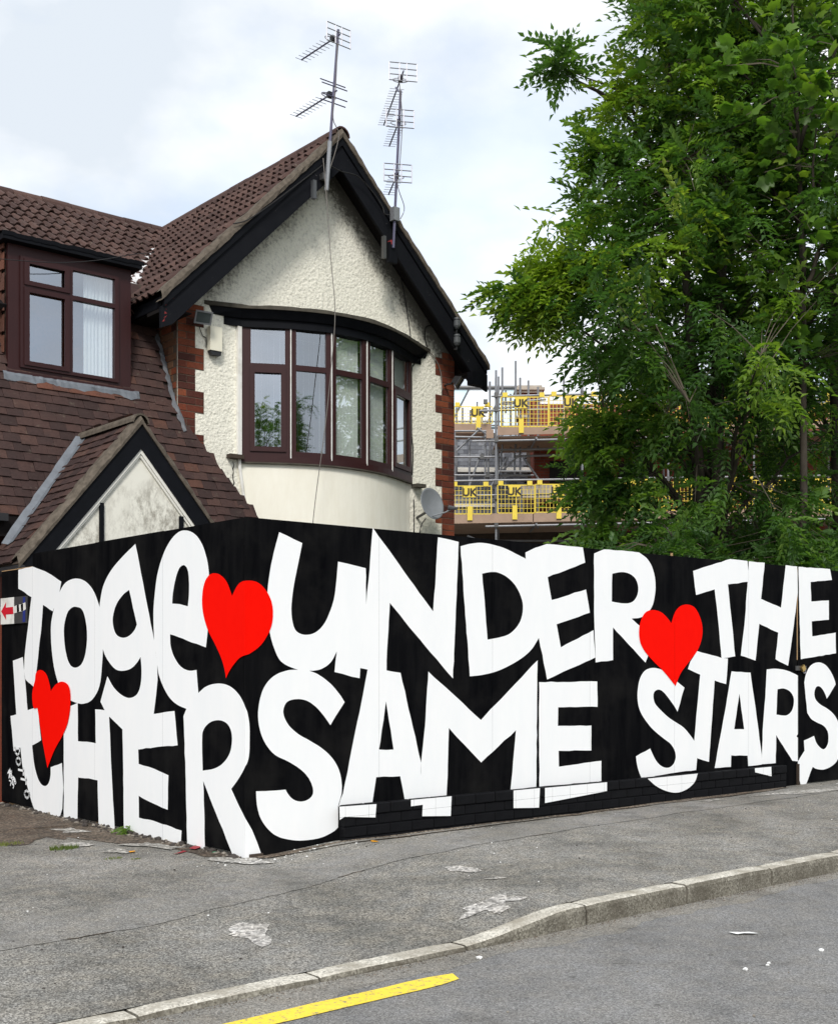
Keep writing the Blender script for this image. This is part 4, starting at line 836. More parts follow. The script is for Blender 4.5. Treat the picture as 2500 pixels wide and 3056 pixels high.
def bow(name, mat, off0, z0, z1, parent=house, ends=None, smooth=True, off1=None, jz=0):
    o_ = catmull(arcpts(off0)); t_ = catmull(arcpts(off1 if off1 is not None else off0))
    if ends:
        o_ = [(ends[0], YF-.002)]+o_+[(ends[1], YF-.002)]; t_ = [(ends[0]-(.05 if off1 else 0), YF-.002)]+t_+[(ends[1]+(.05 if off1 else 0), YF-.002)]
    n = len(o_); m = MB(); rj = random.Random(2)
    m.v = [(x, y, z0) for x, y in o_]+[(x, min(y+.0, YF-.002), z1+rj.uniform(-jz, jz)) for x, y in t_]+[(x, YF-.001, z1+jz) for x, y in t_]+[(x, YF-.001, z0) for x, y in o_]
    for i in range(n-1):
        m.f += [(i, i+1, n+i+1, n+i), (n+i, n+i+1, 2*n+i+1, 2*n+i), (3*n+i, 3*n+i+1, i+1, i)]
    m.f += [(0, n, 2*n, 3*n), (n-1, 4*n-1, 3*n-1, 2*n-1)]
    return m.build(name, mat, parent)
bow('bay_apron', 'smooth_render', -.02, -.05, 3.985)
bow('bay_sill', 'brown_frame', .028, 3.986, 4.064, bay)
bow('sill_edge', 'mossy_felt', .03, 3.968, 3.985, bay)
MB().box(3.40, 3.60, YF-.10, YF-.002, 4.01, 4.06).build('sill_end', 'dark_timber_and_shade', bay)
MB().box(6.44, 6.60, YF-.14, YF-.002, 3.92, 3.97).build('sill_end', 'mossy_felt', bay)
bow('cornice_fascia', 'black_board', .045, 5.70, 5.80, bay, (3.36, 6.62))
bow('cornice_moulding', 'black_board', .075, 5.801, 5.90, bay, (3.20, 6.70), off1=.15)
bow('cornice_top', 'mossy_felt', .17, 5.901, 5.945, bay, (3.08, 6.80), jz=.008)
rbl = random.Random(4)
for i in range(5):
    a, b = Vector(BV[i]), Vector(BV[i+1]); e = (b-a).normalized(); n = Vector((e.y, -e.x)); L = (b-a).length; fr = (a, e, n)
    m = MB(); ow = .07; owl = .125 if i == 0 else ow
    m.lbox(fr, .006, owl, ZS, ZH, -.05, .02); m.lbox(fr, L-ow, L-.006, ZS, ZH, -.05, .02)
    m.lbox(fr, owl, L-ow, ZS, ZS+.07, -.05, .02); m.lbox(fr, owl, L-ow, ZH-.06, ZH, -.05, .02); m.lbox(fr, owl, L-ow, ZT-.035, ZT+.035, -.05, .018)
    m.build('window_frame', 'brown_frame', bay)
    lo0, lo1, u0, u1 = ZS+.07, ZT-.035, owl, L-ow
    if i in (0, 4):
        m = MB(); s_ = .05
        m.lbox(fr, u0-.012, u0+s_, lo0-.012, lo1+.012, .012, .04); m.lbox(fr, u1-s_, u1+.012, lo0-.012, lo1+.012, .012, .04)
        m.lbox(fr, u0+s_, u1-s_, lo0-.012, lo0+s_, .012, .04); m.lbox(fr, u0+s_, u1-s_, lo1-s_, lo1+.012, .012, .04)
        m.build('opening_casement', 'brown_frame', bay); pl = (u0+s_, u1-s_, lo0+s_, lo1-s_)
    else: pl = (u0, u1, lo0, lo1)
    for (p0, p1, p2, p3) in (pl, (u0, u1, ZT+.035, ZH-.06)):
        MB().add([(a.x+e.x*u-n.x*.01, a.y+e.y*u-n.y*.01, z) for u, z in ((p0, p2), (p1, p2), (p1, p3), (p0, p3))], [(0, 1, 2, 3)]).build('pane', 'window_glass', bay, normals=False)
        g2 = MB()                                             # pale spacer bar round the glass edge
        g2.lbox(fr, p0, p1, p2, p2+.007, -.022, -.014); g2.lbox(fr, p0, p0+.006, p2+.007, p3, -.022, -.014); g2.lbox(fr, p1-.006, p1, p2+.007, p3, -.022, -.014)
        g2.build('glazing_bead', 'aluminium', bay)
    ns = 5 if i < 2 else 7
    for k_ in range(ns):
        u = u0+.02+(u1-u0-.04)*(k_+.5)/ns; ang = R_((93 if i == 0 else 104) if i < 2 else 24)+rbl.uniform(-.05, .05); w = .045
        c_ = a+e*u-n*.10; dv = e*math.cos(ang)+n*math.sin(ang)
        m = MB().ext([(c_.x-dv.x*w, c_.y-dv.y*w, ZS+.05), (c_.x+dv.x*w, c_.y+dv.y*w, ZS+.05), (c_.x+dv.x*w, c_.y+dv.y*w, ZH-.05), (c_.x-dv.x*w, c_.y-dv.y*w, ZH-.05)], (n.x*.003, n.y*.003, 0))
        m.build('blind_slat', 'blind_fabric' if i >= 2 else 'net_curtain', bay)
for i in range(1, 5):
    p = Vector(BV[i]); t = (Vector(BV[i+1])-Vector(BV[i-1])).normalized(); n = Vector((t.y, -t.x))
    MB().lbox((p, t, n), -.0065, .0065, ZS-.02, ZH, .012, .030).build('mullion_strip', 'white_trim', bay)
MB().box(3.545, 3.60, YF-.05, YF-.003, 4.05, 5.70).build('white_post', 'white_trim', house)
MB().tube([(3.572, YF-.03, 4.08), (3.58, YF-.03, 3.9), (3.66, YF-.03, 3.4), (3.70, YF-.03, 2.6)], .022, 8).build('waste_pipe', 'white_trim', house)
m = MB(); rv = random.Random(8); m.v = []
pts = [(3.50+rv.uniform(-.012, .012), YF-.004, 3.98-.045*i) for i in range(14)]
for i, p in enumerate(pts): m.v += [(p[0]-.010*rv.random()-.003, p[1], p[2]), (p[0]+.010*rv.random()+.003, p[1], p[2])]
for i in range(13): m.f.append((2*i, 2*i+1, 2*i+3, 2*i+2))
m.build('wall_crack', 'soffit_dark', house)

# ---------------------------------------------------------------- steep plain-tiled slope and dormer
SLY, SLZ, SLM = 5.961, 4.72, 2.1
def sz(y): return SLZ+SLM*(y-SLY)
def sy(z): return SLY+(z-SLZ)/SLM
def verge_x(z): return 2.773+(3.403-2.773)*(4.284-z)/(4.284-3.233) if z < 4.284 else XL-.03
zb, zt_ = 3.0, 6.25; DX0_, DX1_ = .63, 2.105
SN = Vector((0, -SLM, 1)).normalized()
for dp in ([(-3.4, zb), (verge_x(zb)+.004, zb), (verge_x(4.284)+.004, 4.284), (XL-.005, 4.4), (XL-.005, 4.70), (-3.4, 4.70)], [(-3.4, 4.701), (DX0_, 4.701), (DX0_, zt_), (-3.4, zt_)], [(DX1_, 4.701), (XL-.005, 4.701), (XL-.005, zt_), (DX1_, zt_)]):
    MB().ext([tuple(Vector((a, sy(b), b))-SN*.012) for a, b in dp], tuple(-SN*.10)).build('slope_deck', 'dark_timber_and_shade', house)
def plaintile(w=.19, l=.2, t=.020):
    m = MB(); g = .0016
    m.add([(g, 0, .006+t), (w-g, 0, .006+t), (w-g, l, .004), (g, l, .004), (g, 0, .006), (w-g, 0, .006), (w/2, 0, .006+t+.003), (w/2, l, .007)],
          [(0, 6, 7, 3), (6, 1, 2, 7), (4, 5, 1, 6, 0), (0, 3, 4), (1, 5, 2)]); return m
PT = plaintile(); pt_me = PT.mesh('plain_tile', 'clay_plain_tile', normals=False); pto_me = PT.mesh('plain_tile', 'clay_orange_tile', normals=False)
PXAp, PZAp, PYf, PSL = 1.369, 3.998, 4.206, 1.19               # porch apex, front plane, slope
def in_porch(p): return p.z < PZAp-PSL*abs(p.x-PXAp)-.12
def keep_slope(p):
    if p.x > verge_x(p.z)-.05: return False
    if in_porch(p): return False
    if .66 < p.x < 2.06 and p.z > 4.72: return False
    return True
nr = int((zt_-zb)*math.sqrt(1+1/SLM**2)/.117)
cnt = [0]
def first_n(p):
    if p.x > -.9 and p.z < 4.75 and not (p.x < .3 and p.z < 3.0): cnt[0] += 1; return cnt[0] <= 230
    return False
n_pl = lay_tiles((-1.5, sy(zb)-.01, zb-.02), (1, 0, 0), (0, 1, SLM), 27, nr, keep_slope, .19, .117, first_n, pt_me, PT, 'plain_tile', 'plain_tiles_beyond', 'clay_plain_tile', 1, .0025)
# short closing tiles along the cut verge edge
m = MB()
for r in range(nr):
    z = zb-.02+r*.117*math.sin(math.atan(SLM)); y = sy(z)-.01; x1 = verge_x(z+.05)
    if z > 4.2: break
    row_off = .095 if r % 2 else 0
    last = -1.5+row_off+.19*math.floor((x1-.05-.095+1.5-row_off)/.19+1e-6)+.19
    k0 = last
    k0 = min(k0, x1-.02)-.12
    if True:
        m.add([tuple(Vector((a, y, z))+Vector((0, 1, SLM)).normalized()*b+SN*c_) for a, b, c_ in ((k0+.003, 0, .020), (x1+.02, 0, .024), (x1-.03, .2, .006), (k0+.003, .2, .006), (k0+.003, 0, .006), (x1+.02, 0, .006))], [(0, 1, 2, 3), (4, 5, 1, 0), (1, 5, 2)])
tag(m.build('verge_tiles', 'clay_plain_tile', house, normals=False), kind='stuff')
# a few brighter replacement tiles under the dormer
for i in range(7):
    p = Vector((.72+i*.19+.095*(i % 2 == 0)*0, sy(4.52), 4.52)); m4 = basis(Vector((1, 0, 0)), Vector((0, 1, SLM)).normalized(), SN, p+SN*.008)
    if random.random() < .85: inst('replacement_tile', pto_me, house, m4)
MB().box(-3.4, .25, sy(zb)-.13, sy(zb)-.01, zb-.10, zb-.02).build('eaves_gutter', 'black_plastic', house)
MB().box(-3.4, 2.6, sy(zb)-.02, sy(zb)+.02, zb-.25, zb-.03).build('eaves_fascia', 'soffit_dark', house)
# lead along the gable return
m = MB(); rv = random.Random(9); n = 22
for i in range(n+1):
    z = 5.55-(5.55-4.25)*i/n; yy = sy(z)
    xo = XL-.012 if yy > YF else XL+(YF-yy)*.25
    m.v += [(xo-.055+rv.uniform(-.02, .015), yy-.035+rv.uniform(-.01, .01), z-.02), (xo-.02+rv.uniform(-.01, .01), yy-.045, z), (xo-.006, yy-.01, z+.05+rv.uniform(-.015, .03))]
for i in range(n):
    for k_ in range(2): m.f.append((i*3+k_, i*3+k_+1, (i+1)*3+k_+1, (i+1)*3+k_))
m.build('step_flashing', 'lead_dull', house)

# dormer
YD = 5.955; DX0, DX1, DZ0, DZ1 = .615, 2.12, 4.70, 6.14
dor = empty('dormer', HO); dor.parent = house; dor.location = (0, 0, 0); ORG[dor] = Vector(HO); dor['label'] = 'flat roofed dormer with brown window and tile-hung sides'
fr = (Vector((0, YD)), Vector((1, 0)), Vector((0, -1)))
m = MB()
for a, b, c_, d in ((DX0, .75, DZ0, DZ1), (1.955, DX1, DZ0, DZ1), (.75, 1.955, DZ0, 4.76), (.75, 1.955, 6.02, DZ1)): m.lbox(fr, a, b, c_, d, -.06, .0)
m.build('surround', 'brown_frame', dor)
m = MB()
for a, b, c_, d in ((.75, .80, 4.76, 6.02), (1.905, 1.955, 4.76, 6.02), (.80, 1.905, 4.76, 4.80), (.80, 1.905, 5.985, 6.02), (1.325, 1.375, 4.80, 5.985), (.80, 1.325, 5.66, 5.71), (1.375, 1.905, 5.64, 5.69)): m.lbox(fr, a, b, c_, d, -.05, .025)
m.lbox(fr, DX0-.03, DX1+.02, DZ0-.03, DZ0-.001, -.02, .06)
m.build('window_frame', 'brown_frame', dor)
m = MB()
for (a, b, c_, d) in ((.79, 1.335, 5.70, 5.995), (.79, 1.335, 4.79, 5.67)):
    s_ = .062
    m.lbox(fr, a, a+s_, c_, d, .016, .042); m.lbox(fr, b-s_, b, c_, d, .016, .042); m.lbox(fr, a+s_, b-s_, c_, c_+s_*.8, .016, .042); m.lbox(fr, a+s_, b-s_, d-s_*.8, d, .016, .042)
m.build('opening_casement', 'brown_frame', dor)
for a, b, c_, d in ((.852, 1.273, 5.75, 5.945), (.852, 1.273, 4.84, 5.62), (1.375, 1.905, 5.69, 5.985), (1.375, 1.905, 4.80, 5.64)):
    MB().add([(a, YD+.01, c_), (b, YD+.01, c_), (b, YD+.01, d), (a, YD+.01, d)], [(0, 1, 2, 3)]).build('pane', 'window_glass', dor, normals=False)
m = MB(); n = 26
for i in range(n+1):
    x = 1.57+.36*i/n; y = YD+.12+.018*math.sin(i*1.9); m.v += [(x, y, 4.67), (x, y, 6.1)]
for i in range(n): m.f.append((2*i, 2*i+2, 2*i+3, 2*i+1))
m.build('net_curtain', 'net_curtain', dor)
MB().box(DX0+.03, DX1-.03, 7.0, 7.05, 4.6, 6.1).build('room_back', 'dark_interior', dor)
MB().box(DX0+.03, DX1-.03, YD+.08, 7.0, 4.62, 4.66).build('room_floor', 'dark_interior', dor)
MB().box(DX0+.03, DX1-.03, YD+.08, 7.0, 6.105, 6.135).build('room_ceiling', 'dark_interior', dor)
for x0, x1, sgn in ((DX0, DX0+.05, -1), (DX1-.05, DX1, 1)):
    MB().ext([(x0, YD+.07, DZ0-.05), (x0, YD+.07, DZ1), (x0, 6.95, DZ1), (x0, 6.75, 6.1)], (x1-x0, 0, 0)).build('cheek', 'dark_timber_and_shade', dor)
    for r in range(13):                                       # hung tiles on the cheek
        z = DZ0-.02+r*.117
        for c_ in range(5):
            y = YD+.065+c_*.17+(.08 if r % 2 else 0)
            if sz(y+.05) > z+.12 and c_ > 0: continue
            xx = x0-.004 if sgn < 0 else x1+.004
            m4 = basis(Vector((0, -sgn*-1, 0)) if sgn > 0 else Vector((0, -1, 0)), Vector((0, 0, 1)), Vector((sgn, 0, 0)), Vector((xx+sgn*.012, y if sgn > 0 else y+.17, z)))
            inst('hanging_tile', pto_me, dor, m4)
MB().box(DX0-.10, DX1+.09, YD-.12, 7.4, DZ1+.002, DZ1+.075).build('flat_roof', 'black_board', dor)
m = MB(); rv = random.Random(13); n = 40
for i in range(n+1):
    x = DX0-.12+(DX1-DX0+.23)*i/n; j = rv.uniform(-.008, .008)
    m.v += [(x, YD-.128, DZ1+.04+j), (x, YD-.135, DZ1+.085+j), (x, YD+.1, DZ1+.095+j)]
for i in range(n):
    for k_ in range(2): m.f.append((i*3+k_, i*3+k_+1, (i+1)*3+k_+1, (i+1)*3+k_))
m.build('felt_edge', 'black_board', dor)
m = MB(); n = 40
for i in range(n+1):                                          # lead apron under the dormer
    x = DX0-.08+(2.20-DX0+.08)*i/n; zc = 4.665; w0 = .075+.014*math.sin(i*.9)+.014*math.sin(i*.37)+rv.uniform(-.008, .008)
    m.v += [(x, YD-.055, zc+.02), (x, YD-.075+rv.uniform(-.008, .008), zc-.02), (x, sy(zc-w0)-.03, zc-w0)]
for i in range(n):
    for k_ in range(2): m.f.append((i*3+k_, i*3+k_+1, (i+1)*3+k_+1, (i+1)*3+k_))
m.build('lead_apron', 'lead_flashing', dor)

# ---------------------------------------------------------------- porch
PXL, PXR = .03, 2.72
def ppz(x): return PZAp-PSL*abs(x-PXAp)
por = empty('porch', HO); por.parent = house; por.location = (0, 0, 0); ORG[por] = Vector(HO); por['label'] = 'small tiled gable porch with black bargeboards and stained cream panel'
PN = math.sqrt(1+PSL*PSL)
for s in (-1, 1):
    xe = PXL if s < 0 else PXR
    nn_ = Vector((s*PSL, 0, 1)).normalized()
    MB().ext([tuple(Vector(p)-nn_*.015) for p in ((PXAp, PYf+.05, PZAp), (xe, PYf+.05, ppz(xe)), (xe, sy(ppz(xe))+.1, ppz(xe)), (PXAp, sy(PZAp)+.1, PZAp))], tuple(-nn_*.06)).build('roof_deck', 'dark_timber_and_shade', por)
    ncol = 9; nrw = int((abs(xe-PXAp))*PN/.117)+1
    cor = (xe, sy(PZAp)+.1, ppz(xe)) if s < 0 else (xe, PYf+.04, ppz(xe))
    def keepp(p, s=s): return p.y > PYf+.1 and p.y < sy(p.z)+.12 and (p.x < PXAp-.03 if s < 0 else p.x > PXAp+.03)
    lay_tiles(cor, (0, -1, 0) if s < 0 else (0, 1, 0), (-s, 0, PSL), ncol, nrw, keepp, .19, .117, (lambda p: p.z > 2.45) if s < 0 else (lambda p: False), pt_me, PT, 'plain_tile', 'plain_tiles_beyond', 'clay_plain_tile', 1, .004, 0, por)
    def pp(d, dz, y): return (PXAp+s*d, y, PZAp-PSL*d+dz)
    EXp = abs(xe-PXAp)
    n = 34; m = MB(); rv = random.Random(21+s)
    for i in range(n+1):
        d = EXp*i/n
        for dz, y in ((.04+rv.uniform(-.012, .016), PYf+.18), (.05+rv.uniform(-.015, .018), PYf+.06+rv.uniform(-.02, .02)), (-.018+rv.uniform(-.012, .012), PYf-.005), (-.062, PYf-.0), (-.062, PYf+.15)): m.v.append(pp(d, dz, y))
    for i in range(n):
        for k_ in range(4): m.f.append((i*5+k_, i*5+k_+1, (i+1)*5+k_+1, (i+1)*5+k_))
    m.build('verge_mortar', 'verge_mortar', por)
    MB().ext([pp(0, -.064, PYf+.02), pp(EXp, -.064, PYf+.02), pp(EXp, -.32, PYf+.02), pp(0, -.32, PYf+.02)], (0, .03, 0)).build('bargeboard', 'black_board', por)
    MB().ext([pp(0, -.321, PYf+.035), pp(EXp, -.321, PYf+.035), pp(EXp, -.37, PYf+.035), pp(0, -.37, PYf+.035)], (0, .03, 0)).build('moulding', 'white_moulding', por)
    MB().ext([pp(0, -.372, PYf+.05), pp(EXp, -.372, PYf+.05), pp(EXp, -.405, PYf+.05), pp(0, -.405, PYf+.05)], (0, .03, 0)).build('moulding', 'white_moulding', por)
rtp = halfround(.40, .10).mesh('ridge_tile', 'verge_mortar')
for i in range(4): inst('ridge_tile', rtp, por, Matrix.Translation((PXAp, PYf+.03+i*.4, PZAp-.045)) @ RZ)
MB().plate([(.25, 2.2), (2.5, 2.2), (2.5, ppz(2.5)-.33), (PXAp, PZAp-.33), (.25, ppz(.25)-.33)], [], fY(PYf+.075), 0, .08).build('gable_panel', 'porch_render', por)
for x in (.935, 1.86): MB().box(x-.022, x+.022, PYf+.045, PYf+.074, 2.2, ppz(x)-.41).build('batten', 'black_board', por)
m = MB(); n = 14; rv = random.Random(31)
for i in range(n+1):                                          # lead valley on the left of the porch roof
    t = i/n; x = PXAp-.06-(PXAp-.25)*t; z = ppz(x); y = sy(z)
    m.v += [(x-.07+rv.uniform(-.01, .01), y-.05, z+.055), (x, y-.075, z+.045), (x+.03, y-.14+rv.uniform(-.015, .015), z+.075)]
for i in range(n):
    for k_ in range(2): m.f.append((i*3+k_, i*3+k_+1, (i+1)*3+k_+1, (i+1)*3+k_))
m.build('lead_valley', 'lead_flashing', por)
MB().tube([(.06, PYf+.0, 2.34), (.06, 5.2, 2.34)], .05, 8).build('gutter', 'black_plastic', por)
MB().box(.15, 2.55, 4.32, 4.40, -.05, 2.3).build('front_screen', 'white_moulding', por)

# ================================================================== things fixed to the house
al = empty('alarm_box', (3.2, YF, 5.45)); tag(al, 'cream burglar alarm box on the roughcast beside the bay window', 'alarm box')
MB().ext([(3.115, YF-.02, 5.62), (3.285, YF-.02, 5.62), (3.285, YF-.02, 5.32), (3.115, YF-.02, 5.32)], (0, -.075, 0)).build('cover', 'cream_plastic', al)
MB().ext([(3.12, YF-.019, 5.319), (3.28, YF-.019, 5.319), (3.27, YF-.019, 5.27), (3.14, YF-.019, 5.265)], (0, -.065, 0)).build('base', 'black_plastic', al)
MB().box(3.13, 3.27, YF-.02, YF-.001, 5.3, 5.6).build('backplate', 'black_plastic', al)
def flood(loc, yaw, tilt, label, body):
    f = empty('floodlight', loc); tag(f, label, 'floodlight', 'security floodlights on the gable wall')
    mr = Matrix.Translation(loc) @ Matrix.Rotation(yaw, 4, 'Z') @ Matrix.Rotation(tilt, 4, 'X')
    def lb(name, mat, pts, faces): MB().add([tuple(mr @ Vector(p)) for p in pts], faces).build(name, mat, f)
    w, h, d = .105, .075, .085
    lb('housing', body, [(-w, 0, -h), (w, 0, -h), (w, 0, h), (-w, 0, h), (-w*.62, d, -h*.55), (w*.62, d, -h*.55), (w*.62, d, h*.55), (-w*.62, d, h*.55)], [(0, 1, 5, 4), (1, 2, 6, 5), (2, 3, 7, 6), (3, 0, 4, 7), (4, 5, 6, 7), (0, 3, 2, 1)])
    m = MB()
    for a, b, c_, e_ in ((-w-.006, w+.006, h-.012, h+.006), (-w-.006, w+.006, -h-.006, -h+.012), (-w-.006, -w+.012, -h+.012, h-.012), (w-.012, w+.006, -h+.012, h-.012)):
        q = MB().box(a, b, -.016, -.001, c_, e_); m.add([tuple(mr @ Vector(v_)) for v_ in q.v], q.f)
    m.build('rim', body, f)
    lb('lens', 'lamp_glass', [(-w+.012, -.006, -h+.012), (w-.012, -.006, -h+.012), (w-.012, -.006, h-.012), (-w+.012, -.006, h-.012)], [(0, 1, 2, 3)])
    back = mr @ Vector((0, d, 0))
    MB().tube([tuple(back), (back.x, back.y+.06, back.z-.05), (back.x, YF-.005, back.z-.05)], .014, 7).build('bracket', 'black_plastic', f)
flood((2.94, 5.66, 5.66), R_(-8), R_(28), 'pale rimmed floodlight on the brick corner left of the bay window', 'galvanised')
flood((7.10, 5.60, 5.47), R_(38), R_(34), 'dark floodlight on the brick corner under the right eaves', 'black_plastic')
dsh = empty('satellite_dish', (6.56, 5.52, 3.66)); tag(dsh, 'grey satellite dish on the roughcast at the right of the bay', 'satellite dish')
nd = Vector((.02, -1.0, .30)).normalized()
xa = Vector((1, .0, 0)); xa = (xa-nd*xa.dot(nd)).normalized(); ya = nd.cross(xa)
rot2 = Matrix.Rotation(R_(-14), 4, nd); xa = rot2 @ xa; ya = rot2 @ ya
B4 = basis(xa*.205, ya*.235, nd, Vector((6.51, 5.50, 3.665)))
prof = [(0.0001, -.055), (.35, -.048), (.65, -.03), (.9, -.008), (1.0, .002), (1.03, -.004), (.98, -.014), (.6, -.045), (.0001, -.067)]
d_ = MB(); d_.smooth = True; d_.lathe(prof, 28, B4); d_.build('reflector', 'dish_grey', dsh)
foot = Vector((6.51, 5.50, 3.665))-ya*.2 if ya.z > 0 else Vector((6.51, 5.50, 3.665))+ya*.2
lnb = Vector((6.70, 5.25, 3.60))
MB().tube([tuple(foot), tuple(foot.lerp(lnb, .6)+Vector((0, 0, -.02))), tuple(lnb)], .011, 6).build('arm', 'dish_grey', dsh)
MB().tube([tuple(lnb+Vector((-.075, .045, .0))), tuple(lnb+Vector((.0, .0, -.012))), tuple(lnb+Vector((.035, -.02, -.016)))], [.032, .026, .018], 9).build('receiver', 'grey_plastic', dsh)
MB().tube([(6.51, 5.56, 3.63), (6.54, 5.7, 3.55), (6.54, YF-.002, 3.5)], .02, 7).build('wall_bracket', 'steel_dark', dsh)
def cable(pts, mat, label, r=.008, cat='cable'):
    out = []
    P3 = [Vector(p) for p in pts]
    for i in range(len(P3)-1):
        p0, p1, p2, p3 = P3[max(i-1, 0)], P3[i], P3[i+1], P3[min(i+2, len(P3)-1)]
        for k_ in range(5):
            t = k_/5; out.append(.5*((2*p1)+(p2-p0)*t+(2*p0-5*p1+4*p2-p3)*t*t+(-p0+3*p1-3*p2+p3)*t**3))
    out.append(P3[-1]); m = MB(); m.tube(out, r, 5); o = m.build('cable', mat, None, P3[0]); tag(o, label, cat); return o
cable([(4.558, 5.40, 7.963), (4.543, 5.3, 7.372), (4.539, 5.2, 6.569), (4.529, 5.10, 5.884), (4.451, 5.08, 5.163), (4.362, 5.08, 4.427), (4.217, 5.1, 3.439), (4.12, 5.1, 2.6)], 'cable_grey', 'long thin cable hanging from the gable peak across the bay window', .0055)
cable([(6.13, 5.86, 7.25), (6.176, 5.865, 7.033), (6.28, 5.865, 6.724), (6.403, 5.865, 6.153), (6.42, 5.865, 5.95)], 'cable_black', 'thin black cable down the roughcast to the right end of the cornice', .007)
cable([(6.72, 5.86, 5.94), (6.676, 5.86, 5.839), (6.45, 5.86, 5.653), (6.43, 5.86, 5.364), (6.43, 5.86, 4.698), (6.455, 5.86, 4.465), (6.44, 5.86, 4.10)], 'cable_black', 'black cable running down the right jamb of the bay window', .009)
cable([(6.73, 5.86, 5.97), (6.68, 5.86, 6.08), (6.70, 5.86, 6.253), (6.88, 5.86, 6.309), (6.95, 5.86, 6.30)], 'cable_black', 'black cable looping up from the cornice end to the soffit', .008)
cable([(6.72, 5.86, 5.94), (6.866, 5.85, 5.821), (6.963, 5.845, 5.643), (6.982, 5.83, 5.378)], 'cable_grey', 'pale cable from the cornice end to the right brick corner', .007)
cable([(4.539, 5.39, 7.865), (4.213, 5.40, 7.574), (3.707, 5.40, 7.131), (3.413, 5.40, 6.895), (3.221, 5.42, 6.809)], 'cable_black', 'cable sagging left along the left bargeboard', .008)
cable([(4.592, 5.40, 7.91), (4.851, 5.40, 7.868), (5.126, 5.40, 7.87), (5.408, 5.40, 7.70), (5.534, 5.40, 7.572), (5.569, 5.39, 7.477), (5.66, 5.39, 7.49)], 'cable_black', 'cable sagging along the right bargeboard between the two masts', .008)
cable([(-.6, 5.7, 5.74), (.278, 5.7, 5.834), (.806, 5.7, 5.902), (1.2, 5.7, 5.975), (1.609, 5.7, 6.092), (2.033, 5.75, 6.258), (2.4, 5.9, 6.40)], 'cable_black', 'telephone wire stretched across the top of the dormer', .005)
cable([(6.47, 5.86, 3.75), (6.48, 5.865, 3.4), (6.46, 5.86, 2.7)], 'cable_black', 'short black cable on the wall left of the satellite dish', .008)
cable([(6.56, 5.7, 3.48), (6.58, 5.86, 3.3), (6.57, 5.86, 2.7)], 'cable_black', 'black cable hanging below the satellite dish', .008)
cable([(3.0, 5.86, 5.60), (3.05, 5.865, 5.5), (3.10, 5.865, 5.47), (3.1, 5.865, 5.36)], 'cable_black', 'thin lead from the left floodlight to the alarm box', .005)
for z, lab in ((6.237, 'upper grey insulator on the right bargeboard'), (6.0, 'lower grey insulator on the right bargeboard')):
    ii = empty('cable_insulator', (6.89, 5.40, z)); tag(ii, lab, 'insulator', 'insulators on the right bargeboard')
    T_ = Matrix.Translation((6.89, 5.405, z))
    MB().lathe([(.0001, .085), (.04, .085), (.045, .06), (.036, .05), (.05, .04), (.05, -.03), (.04, -.05), (.025, -.07), (.0001, -.07)], 12, T_).build('body', 'grey_plastic', ii)
    MB().tube([(6.89, 5.405, z-.06), (6.895, 5.42, z-.12), (6.90, 5.47, z-.11)], .012, 6).build('hook', 'black_plastic', ii)

# ---------------------------------------------------------------- television aerials
def yagi(root, base, d, L, nel, el, refl, rake=0):
    """one aerial: boom from base along d, crossing rods, folded dipole and reflector"""
    d = Vector(d).normalized(); s = Vector((d.y, -d.x, 0)).normalized(); up = Vector((0, 0, 1)); base = Vector(base)
    MB().tube([tuple(base-d*.08), tuple(base+d*L)], .0105, 6).build('boom', 'antenna_boom', root)
    for i in range(nel):
        p = base+d*(L*(.28+.72*i/(nel-1))); h = el*(1-.12*i/nel)
        MB().tube([tuple(p-s*h), tuple(p+s*h)], .0042, 5).build('element', 'aluminium', root)
    p = base+d*L*.12
    loop = [p+s*(el*1.05*math.cos(t))+up*(.03*math.sin(t))+d*.0 for t in [2*math.pi*i/18 for i in range(19)]]
    MB().tube([tuple(q) for q in loop], .007, 5, False).build('dipole', 'aluminium', root)
    q = MB(); c_ = base+d*L*.10; pts = [c_+s*a+up*b+d*e for a, b, e in ((-.03, -.03, -.03), (.03, -.03, -.03), (.03, -.03, .03), (-.03, -.03, .03), (-.03, .04, -.03), (.03, .04, -.03), (.03, .04, .03), (-.03, .04, .03))]
    q.add([tuple(x) for x in pts], [(0, 3, 2, 1), (4, 5, 6, 7), (0, 1, 5, 4), (1, 2, 6, 5), (2, 3, 7, 6), (3, 0, 4, 7)]).build('junction_box', 'black_plastic', root)
    rc = base-d*.05
    if refl == 'grid':
        m = MB(); hw, hh = .19, .12
        def bar(a0, b0, a1, b1, w):
            A, B = rc+s*a0+up*b0, rc+s*a1+up*b1; m.tube([tuple(A), tuple(B)], w, 4)
        for b in (-hh, -hh/3, hh/3, hh): bar(-hw, b, hw, b, .008)
        for a in (-hw, -.05, .05, hw): bar(a, -hh, a, hh, .010)
        m.build('reflector_grid', 'aluminium', root)
    else:
        for a, b in ((.06, .13), (.02, .07), (.06, -.13), (.02, -.07)):
            MB().tube([tuple(rc+d*a-s*.2+up*b), tuple(rc+d*a+s*.2+up*b)], .008, 5).build('reflector_rod', 'antenna_boom', root)
        MB().tube([tuple(rc+d*.05+up*.14), tuple(rc), tuple(rc+d*.05-up*.14)], .010, 5).build('reflector_stay', 'aluminium', root)
a1 = empty('tv_antenna', (4.60, 5.38, 7.6)); tag(a1, 'taller aerial mast at the gable peak carrying two rod aerials', 'antenna')
MB().tube([(4.605, 5.385, 7.62), (4.79, 5.385, 9.70)], .018, 8).build('mast', 'antenna_boom', a1)
MB().tube([(4.598, 5.385, 7.55), (4.655, 5.385, 8.2)], .029, 8).build('mast_sleeve', 'galvanised', a1)
MB().box(4.555, 4.66, 5.40, YV+.045, 7.70, 7.78).build('bracket', 'steel_dark', a1)
